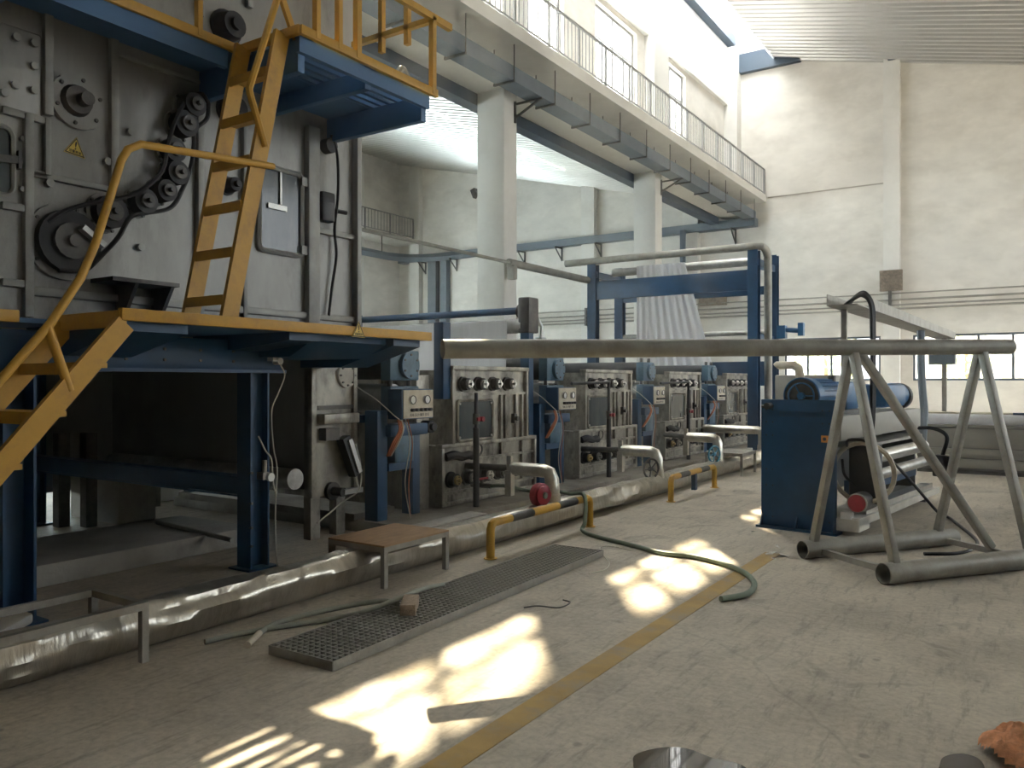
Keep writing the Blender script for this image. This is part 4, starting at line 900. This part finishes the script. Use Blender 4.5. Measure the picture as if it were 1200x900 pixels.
# pipe over the gantry and its down leg
sp = thing('gantry_pipe', 'grey steel pipe running over the gantry and down its right post', 'pipe', (-7, 17.3, 4.5))
B().tube([(-9.9, 17.45, 4.5), (-5.2, 17.45, 4.5), (-5.02, 17.48, 4.49), (-4.98, 17.62, 4.43), (-4.97, 17.75, 4.3), (-4.97, 17.8, .05)], .085, 12).build('tube', 'galvanised', sp)
tag(B().tube([(-9.25, 6.02, 4.04), (-9.25, 13.9, 4.04)], .035, 8).build('thin_air_pipe', 'pipe_grey'), 'thin grey pipe running from the dryer towards the gantry', 'pipe')
tag(B().tube([(-9.25, 13.9, 4.04), (-9.25, 17.4, 4.04)], .085, 12).box(-9.33, -9.17, 13.95, 14.1, 3.7, 3.98).build('header_pipe', 'pipe_grey'), 'thick grey header pipe reaching the left side of the gantry', 'pipe')
def cloth(name, lb, xa, xb, xa2, xb2, y, z0, z1, amp):
    n, m = 60, 14; vs = []
    for j in range(m+1):
        t = j/m
        for i in range(n+1):
            s = i/n; xx = (xa+(xb-xa)*s)*(1-t)+(xa2+(xb2-xa2)*s)*t
            yy = y+amp*math.sin(s*n*.9)*(.4+.6*t)+amp*.8*noise.noise(Vector((s*9, t*1.2, 3)))
            vs.append((xx, yy, z1+(z0-z1)*t))
    k = len(vs); vs += [(x, yv+.006, zv) for x, yv, zv in vs]
    fs = []
    for j in range(m):
        for i in range(n):
            a = j*(n+1)+i; fs.append((a, a+1, a+n+2, a+n+1)); fs.append((k+a+n+1, k+a+n+2, k+a+1, k+a))
    return tag(B().add(vs, fs).build(name, 'fabric'), lb, 'fabric')
cloth('fabric_sheet', 'white fabric sheet hanging from the top of the gantry', -8.3, -7.05, -8.3, -6.3, 18.175, 1.7, 4.4, .035)
cloth('fabric_sheet', 'wide white fabric sheet hanging from the roller behind the first washing tank', -8.88, -6.0, -8.88, -6.05, 8.972, 1.0, 2.38, .005)
fr = thing('fabric_roller', 'steel guide roller with grey pneumatic head between first tank and second roller stand', 'roller', (-7.4, 9.08, .12))
B().cyl((-8.95, 9.08, 2.3), (-5.8, 9.08, 2.3), .1, 18).build('roller', 'steel', fr)
B().cyl((-9.1, 9.2, 2.52), (-5.8, 9.2, 2.52), .05, 12).build('cross_bar', 'blue', fr)
B().box(-5.82, -5.68, 9.02, 9.13, .11, 2.25).build('post', 'blue', fr)
B().box(-9.0, -8.9, 9.02, 9.13, .11, 2.6).build('post', 'blue', fr)
B().box(-5.84, -5.66, 8.99, 9.24, 2.2, 2.68).build('head', 'dark_steel', fr, bevel=.02)
B().cyl((-5.92, 9.2, 2.52), (-5.83, 9.18, 2.5), .11, 14, .06).build('collar', 'dark_steel', fr)
B().cyl((-5.67, 9.3, 1.95), (-5.67, 9.3, 2.15), .075, 12).tube([(-5.67, 9.3, 2.12), (-5.67, 9.32, 2.3), (-5.7, 9.22, 2.45)], .028, 8).build('damper', 'steel', fr)
# blue guard frame and orange bars far behind
bf = thing('blue_handrail', 'small dark blue handrail frame behind the dryer', 'railing', (-10.3, 9, 0))
for y in (8.9, 10.6): B().box(-10.33, -10.28, y-.03, y+.03, 0, 2.75).build('post', 'blue', bf)
B().box(-10.33, -10.28, 8.9, 10.6, 2.7, 2.75).box(-10.33, -10.28, 8.9, 10.6, 2.5, 2.54).build('rail', 'blue', bf)
ob2 = thing('orange_rack', 'rusty orange storage rack far back in the side bay', 'rack', (-15, 16, 0))
for x in (-17, -13):
    for y in (15.4, 16.6): B().box(x-.05, x+.05, y-.05, y+.05, 0, 2.9).build('upright', 'tray_grey', ob2)
for z in (2.4, 2.85): B().box(-17.1, -12.9, 15.35, 15.42, z-.06, z+.02).box(-17.1, -12.9, 16.58, 16.65, z-.06, z+.02).build('beam', 'cable_orange', ob2)
B().box(-17, -13, 15.4, 16.6, 2.86, 2.9).build('shelf', 'wood', ob2)

# ================================================================== PIPE TRESTLE
ts = thing('pipe_trestle', 'grey welded pipe trestle with a long overhanging top pipe', 'trestle', (-.9, 7.6, 0))
TD = Vector((.6, .8, 0)); A0 = Vector((-.99, 6.64, 0)); B0 = Vector((-1.72, 7.21, 0)); RA = .082
def ta(L, z=RA): return A0+TD*L+V(0, 0, z)
def tb(L, z=RA): return B0+TD*L+V(0, 0, z)
M0 = (A0+B0)/2
def tm(L): return M0+TD*L+V(0, 0, 1.84+.0205*(L-.1) if L < .1 else 1.84+.012*(L-.1))
B().pipe(ta(0), ta(2.2), RA, RA-.008).build('base_pipe', 'pipe_grey', ts)
B().pipe(tb(0), tb(1.75), RA-.004, RA-.012).build('base_pipe', 'pipe_grey', ts)
B().pipe(tm(-3.35), tm(1.9), .067, .06).build('top_pipe', 'pipe_grey', ts)
for L in (.12, 1.55):
    for f, s in ((ta, 1), (tb, -1)):
        B().beam(f(L, RA*1.6), tm(L)-V(0, 0, .05)+(f(L)-tm(L)).normalized()*.0+Vector((.73, -.57, 0))*.02*s, .062, .062).build('leg', 'galvanised', ts, bevel=.004)
    B().beam(ta(L+.05, RA*.8), tb(L+.05, RA*.8), .05, .05).build('cross_tie', 'galvanised', ts)
mid = (ta(1.6, RA*1.1)+tb(1.6, RA*1.1))/2
B().beam(mid+V(.05, -.04, 0), tm(.2)-V(0, 0, .05), .062, .062).build('diagonal_brace', 'galvanised', ts, bevel=.004)

# ================================================================== WINDING MACHINE
wm = thing('winding_machine', 'winding machine with blue side plate, blue fan motors and steel rollers', 'machine', (-1.9, 10, 0))
D = Vector((.125, .992, 0)); Pp = Vector((.992, -.125, 0)); W0 = Vector((-2.48, 8.6, 0))
def wp(a, b, z): return W0+D*a+Pp*b+V(0, 0, z)
def wbox(a0, a1, b0, b1, z0, z1):
    b = B(); b.add([wp(a0,b0,z0), wp(a0,b1,z0), wp(a1,b1,z0), wp(a1,b0,z0), wp(a0,b0,z1), wp(a0,b1,z1), wp(a1,b1,z1), wp(a1,b0,z1)], [(3,2,1,0),(4,5,6,7),(0,1,5,4),(1,2,6,5),(2,3,7,6),(3,0,4,7)]); return b
sp_ = wbox(0, .05, 0, .78, .02, 1.36).build('side_plate', 'blue', wm, bevel=.006)
wbox(-.07, .12, -.03, .81, 0, .025).build('foot_plate', 'blue', sp_)
for b_ in (.01, .38, .76): B().prism([wp(0, b_, .025), wp(-.065, b_, .025), wp(-.01, b_, .14), wp(0, b_, .14)], Pp*.015).build('gusset', 'blue', sp_)
for b_ in (.06, .13, .65, .72):
    for z in (.12, .45, .62, .98, 1.12, 1.25): B().cyl(wp(-.004, b_, z), wp(0, b_, z), .009, 6).build('bolt', 'black_paint', sp_)
wbox(-.012, 0, .64, .71, .93, 1.0).build('sticker', 'orange', sp_)
B().cyl(wp(-.018, .675, .965), wp(-.012, .675, .965), .018, 12).build('sticker_mark', 'black_paint', sp_)
wbox(3.1, 3.15, .1, .75, .02, 1.2).build('rear_plate', 'sheet_grey', wm)
B().cyl(wp(-.09, .1, 1.29), wp(.02, .1, 1.29), .035, 14).cyl(wp(-.07, .04, 1.29), wp(-.07, .16, 1.29), .018, 8).build('shaft_end', 'dark_steel', wm)
def fan_motor(b_, z, a0, a1, r, name='fan_motor'):
    m = B().tube([wp(a0+.06, b_, z), wp(a0+.22, b_, z)], r, 32, caps=False).cyl(wp(a0+.1, b_, z), wp(a0+.22, b_, z), r*.97, 32).build(name, 'motor_blue', wm)
    B().torus(wp(a0+.06, b_, z), D, r*.97, r*.05, 36, 8).torus(wp(a0+.05, b_, z), D, r*.7, r*.05, 30, 6).build('fan_ring', 'motor_blue', m)
    sp = B()
    for k in range(3):
        a = math.radians(0+120*k); e = wp(a0+.05, b_, z)+(Pp*math.cos(a)+V(0,0,math.sin(a)))*r*.7; sp.cyl(wp(a0+.05, b_, z), e, r*.04, 6)
    sp.cyl(wp(a0+.03, b_, z), wp(a0+.08, b_, z), r*.2, 14); sp.build('fan_spider', 'motor_blue', m)
    B().cyl(wp(a0+.075, b_, z), wp(a0+.08, b_, z), r*.94, 30).build('fan_grille', 'dark_steel', m)
    B().cyl(wp(a0+.2, b_, z), wp(a1, b_, z), r*.86, 28).build('motor_body', 'motor_blue', m)
    fin = B()
    for k in range(20):
        a = 2*math.pi*k/20; d = Pp*math.cos(a)+V(0,0,math.sin(a)); fin.beam(wp(a0+.24, b_, z)+d*r*.9, wp(a1-.05, b_, z)+d*r*.9, .006, r*.12, d)
    fin.build('cooling_fins', 'motor_blue', m)
    return m
fan_motor(.42, 1.4, -.02, .85, .19)
wbox(.85, 1.25, .25, .62, 1.24, 1.55).build('gearbox', 'motor_blue', wm, bevel=.02)
B().cyl(wp(.95, .42, 1.55), wp(.95, .42, 1.62), .04, 8).build('breather', 'dark_steel', wm)
wbox(.0, 1.3, .2, .68, 1.18, 1.24).build('motor_base', 'dark_steel', wm)
m2 = wbox(1.75, 2.6, .42, .78, 1.24, 1.52).build('rear_motor', 'motor_blue', wm, bevel=.05)
B().cyl(wp(2.6, .6, 1.38), wp(2.95, .6, 1.38), .15, 24).cyl(wp(2.95, .6, 1.38), wp(3.15, .6, 1.38), .06, 12).build('rear_motor_flange', 'motor_blue', m2)
B().cyl(wp(2.85, .6, 1.36), wp(2.95, .6, 1.36), .17, 24).build('coupling', 'black_paint', m2)
wbox(.05, 3.1, .3, .82, .95, 1.2).build('main_beam', 'slat_grey', wm, bevel=.01)
wbox(.6, 3.1, .5, .84, .84, .87).build('lower_rail', 'galvanised', wm)
wbox(.05, 3.1, .05, .35, .3, .95).build('inner_frame', 'sheet_grey', wm)
B().cyl(wp(.7, .86, .72), wp(3.05, .86, .72), .075, 18).build('roller', 'bright_steel', wm)
B().cyl(wp(.6, .95, .55), wp(3.05, .95, .55), .06, 18).build('roller', 'steel', wm)
wbox(.5, 3.05, .7, .78, .34, .5).build('blue_rail', 'blue', wm)
wbox(.05, 3.3, .55, 1.0, .1, .18).build('base_rail', 'off_white', wm)
wbox(.02, .35, .1, 1.0, .05, .17).build('base_front', 'off_white', wm)
wbox(.4, 3.1, .82, .96, .18, .24).build('base_tube', 'bright_steel', wm)
for a_ in (.6, 3.0): wbox(a_, a_+.12, .6, .9, 0, .12).build('foot', 'dark_steel', wm)
# belt guard and small red motor
bg_ = wbox(.3, .42, .80, 1.12, .3, .9).build('belt_guard', 'rubber', wm, bevel=.05)
B().torus(wp(.28, .96, .62), D, .3, .025, 24, 6).build('guard_rim', 'cream', bg_)
rm = B().cyl(wp(.1, .96, .33), wp(.5, .96, .33), .1, 22).build('small_motor', 'dark_steel', wm)
B().cyl(wp(.08, .96, .33), wp(.12, .96, .33), .088, 22).build('motor_cover', 'red', rm); B().torus(wp(.09, .96, .33), D, .09, .012, 22, 6).build('motor_ring', 'galvanised', rm)
wbox(.02, .12, .82, .92, .17, .24).build('label_box', 'white', wm)
B().tube(smooth_pts([wp(.3, .8, .85), wp(.2, .84, .95), wp(.2, 1.0, .95), wp(.3, 1.1, .86)]), .014, 6).build('cable', 'cable_black', wm)
B().tube(smooth_pts([wp(.2, .78, .75), wp(.15, .82, .6), wp(.2, .9, .5)]), .014, 6).build('cable', 'cable_black', wm)
B().tube(smooth_pts([wp(3.0, .8, .95), wp(3.0, 1.0, .95), wp(3.0, 1.15, .85), wp(3.0, 1.1, .6), wp(2.95, 1.12, .4)]), .025, 6).build('cable', 'cable_black', wm)
wbox(2.9, 3.1, 1.0, 1.2, .35, .62).build('valve_block', 'black_paint', wm, bevel=.02)
# overhead cable tray with hanging cables
ot = thing('overhead_tray', 'galvanised channel tray on posts above the winding machine', 'cable tray', (-1.8, 13, 0))
T0 = Vector((-1.95, 9.25, 2.38)); TDR = Vector((.032, 1, 0)).normalized(); TS = Vector((1, -.032, 0))
def tp(a, b, z): return T0+TDR*a+TS*b+V(0, 0, z)
def tbox(a0, a1, b0, b1, z0, z1): return B().add([tp(a0,b0,z0), tp(a0,b1,z0), tp(a1,b1,z0), tp(a1,b0,z0), tp(a0,b0,z1), tp(a0,b1,z1), tp(a1,b1,z1), tp(a1,b0,z1)], [(3,2,1,0),(4,5,6,7),(0,1,5,4),(1,2,6,5),(2,3,7,6),(3,0,4,7)])
tbox(0, 8.6, 0, .32, 0, .012).build('tray_base', 'galvanised', ot); tbox(0, 8.6, 0, .012, 0, .13).build('tray_side', 'galvanised', ot); tbox(.7, 8.6, .308, .32, 0, .13).build('tray_side', 'galvanised', ot)
B().beam(tp(.6, .05, 0), tp(.6, .05, -1.145), .06, .06, (0, 1, 0)).build('post', 'galvanised', ot)
B().beam(tp(8.3, .16, 0), tp(8.3, .16, -2.38), .08, .08, (0, 1, 0)).build('post', 'galvanised', ot)
tbox(8.2, 8.45, -.1, .35, -.5, -.02).build('switch_box', 'tray_grey', ot)
for i in range(3):
    a_ = .04+.06*i; zt = .02*i
    q = B().tube(smooth_pts([tp(a_+.3, .12, .035), tp(a_+.1, .25, .075+zt), tp(a_, .36, .1+zt), tp(a_, .44, .0), tp(a_, .455, -.3), tp(a_, .455, -.8), tp(a_, .45, -1.2), tp(a_+.02, .42, -1.5)]), .021, 8).build('power_cable', 'cable_black'); tag(q, 'thick black cable hanging from the overhead tray to the winding machine', 'cable', 'cables from the overhead tray')
tag(B().tube(smooth_pts([V(-1.47, 9.2, .9), V(-1.36, 9.18, .8), V(-1.15, 9.65, .45), V(-.95, 10.15, .08), V(-.84, 10.2, .016), V(-.7, 9.7, .016), V(-.5, 8.9, .016), V(-.5, 8.45, .016), V(-.62, 8.12, .016), V(-.85, 7.95, .016)]), .016, 8).build('floor_cable', 'cable_black'), 'black cable running down to the floor between the trestle feet', 'cable')
tag(B().tube(smooth_pts([P(1079, 384, Y=14.5), P(1080, 440, Y=14.4), P(1083, 480, Y=14.3), P(1082, 498, Y=14.2), P(1081, 530, Y=14.2)]), .06, 8).build('flexible_conduit', 'tray_grey'), 'grey flexible conduit hanging beside the switch box', 'conduit')
# bent white pipe behind the winder
tag(B().tube([P(910, 430, Y=13), P(912, 428, Y=13), P(930, 428, Y=13), P(936, 432, Y=13), P(938, 445, Y=13), P(938, 560, Y=13)], .07, 10).build('bent_pipe', 'cream'), 'cream bent pipe behind the blue fan motor', 'pipe')
tag(B().box(-3.8, -2.8, 14, 14.8, 0, 1.66).build('grey_cabinet', 'slat_grey', bevel=.02), 'plain grey cabinet behind the winding machine', 'cabinet')
# long panelled bath on the right
lt = thing('panelled_bath', 'long grey bath clad in horizontal panels with a white roll on top', 'machine', (2, 15.9, 0))
XA, XB_ = -1.75, 6
B().box(XA, XB_, 15.42, 16.6, .03, .8).build('core', 'sheet_grey', lt)
for z0, z1 in ((.1, .25), (.265, .42), (.435, .76)): B().box(XA, XB_, 15.35, 15.42, z0, z1).build('panel', 'slat_grey', lt, bevel=.006)
B().box(XA, XB_, 15.33, 16.6, .775, .82).build('rim', 'slat_grey', lt, bevel=.006)
B().box(XA, XB_, 15.36, 15.42, 0, .06).build('base_strip', 'dark_steel', lt)
B().cyl((XA+.1, 15.47, .91), (XB_, 15.47, .91), .09, 20).build('fabric_roll', 'fabric', lt)
B().box(XA+.05, XB_, 16.2, 16.6, .82, 1.0).build('rear_box', 'cream', lt)
tag(B().prism([(XA+1.4, 15.46, .995), (XA+1.4, 15.56, .99), (XA+1.4, 15.7, .86), (XA+1.4, 16.0, .818), (XA+1.4, 16.0, .85), (XA+1.4, 15.72, .9), (XA+1.4, 15.57, 1.03), (XA+1.4, 15.46, 1.035)], (1.0, -.03, 0)).build('folded_cloth', 'blue'), 'dark blue folded cloth lying on top of the panelled bath', 'cloth')

fl_ = thing('floodlight', 'small dark floodlight fixed to the side of the thick column', 'lamp', (-10.1, 13.9, 5.6))
B().box(-10.2, -10.1, 13.98, 14.02, 5.62, 5.66).build('arm', 'dark_steel', fl_)
B().prism([(-10.3, 13.95, 5.7), (-10.19, 13.95, 5.74), (-10.15, 13.95, 5.62), (-10.22, 13.95, 5.52)], (0, .12, 0)).build('lamp_head', 'black_paint', fl_)
# ------------------------------------------------------------------ dusty air of the hall
hm = bpy.data.materials.new('dusty_air'); hm.use_nodes = True
hn = hm.node_tree; hn.nodes.remove(hn.nodes['Principled BSDF'])
vs_ = hn.nodes.new('ShaderNodeVolumeScatter'); vs_.inputs['Color'].default_value = (.86, .93, 1, 1); vs_.inputs['Density'].default_value = .0055; vs_.inputs['Anisotropy'].default_value = .55
hn.links.new(vs_.outputs[0], hn.nodes['Material Output'].inputs['Volume'])
MATS['dusty_air'] = hm
hz_ = B().prism([(-9.85, -5.9, .05), (9.9, -5.9, .05), (9.9, -5.9, 8.9), (-8.2, -5.9, 13.25), (-9.85, -5.9, 13.25)], (0, 35.8, 0)).build('dusty_air', 'dusty_air', smooth=False)
hz_['kind'] = 'stuff'; hz_['label'] = 'thin dusty haze hanging in the hall'; hz_['category'] = 'haze'
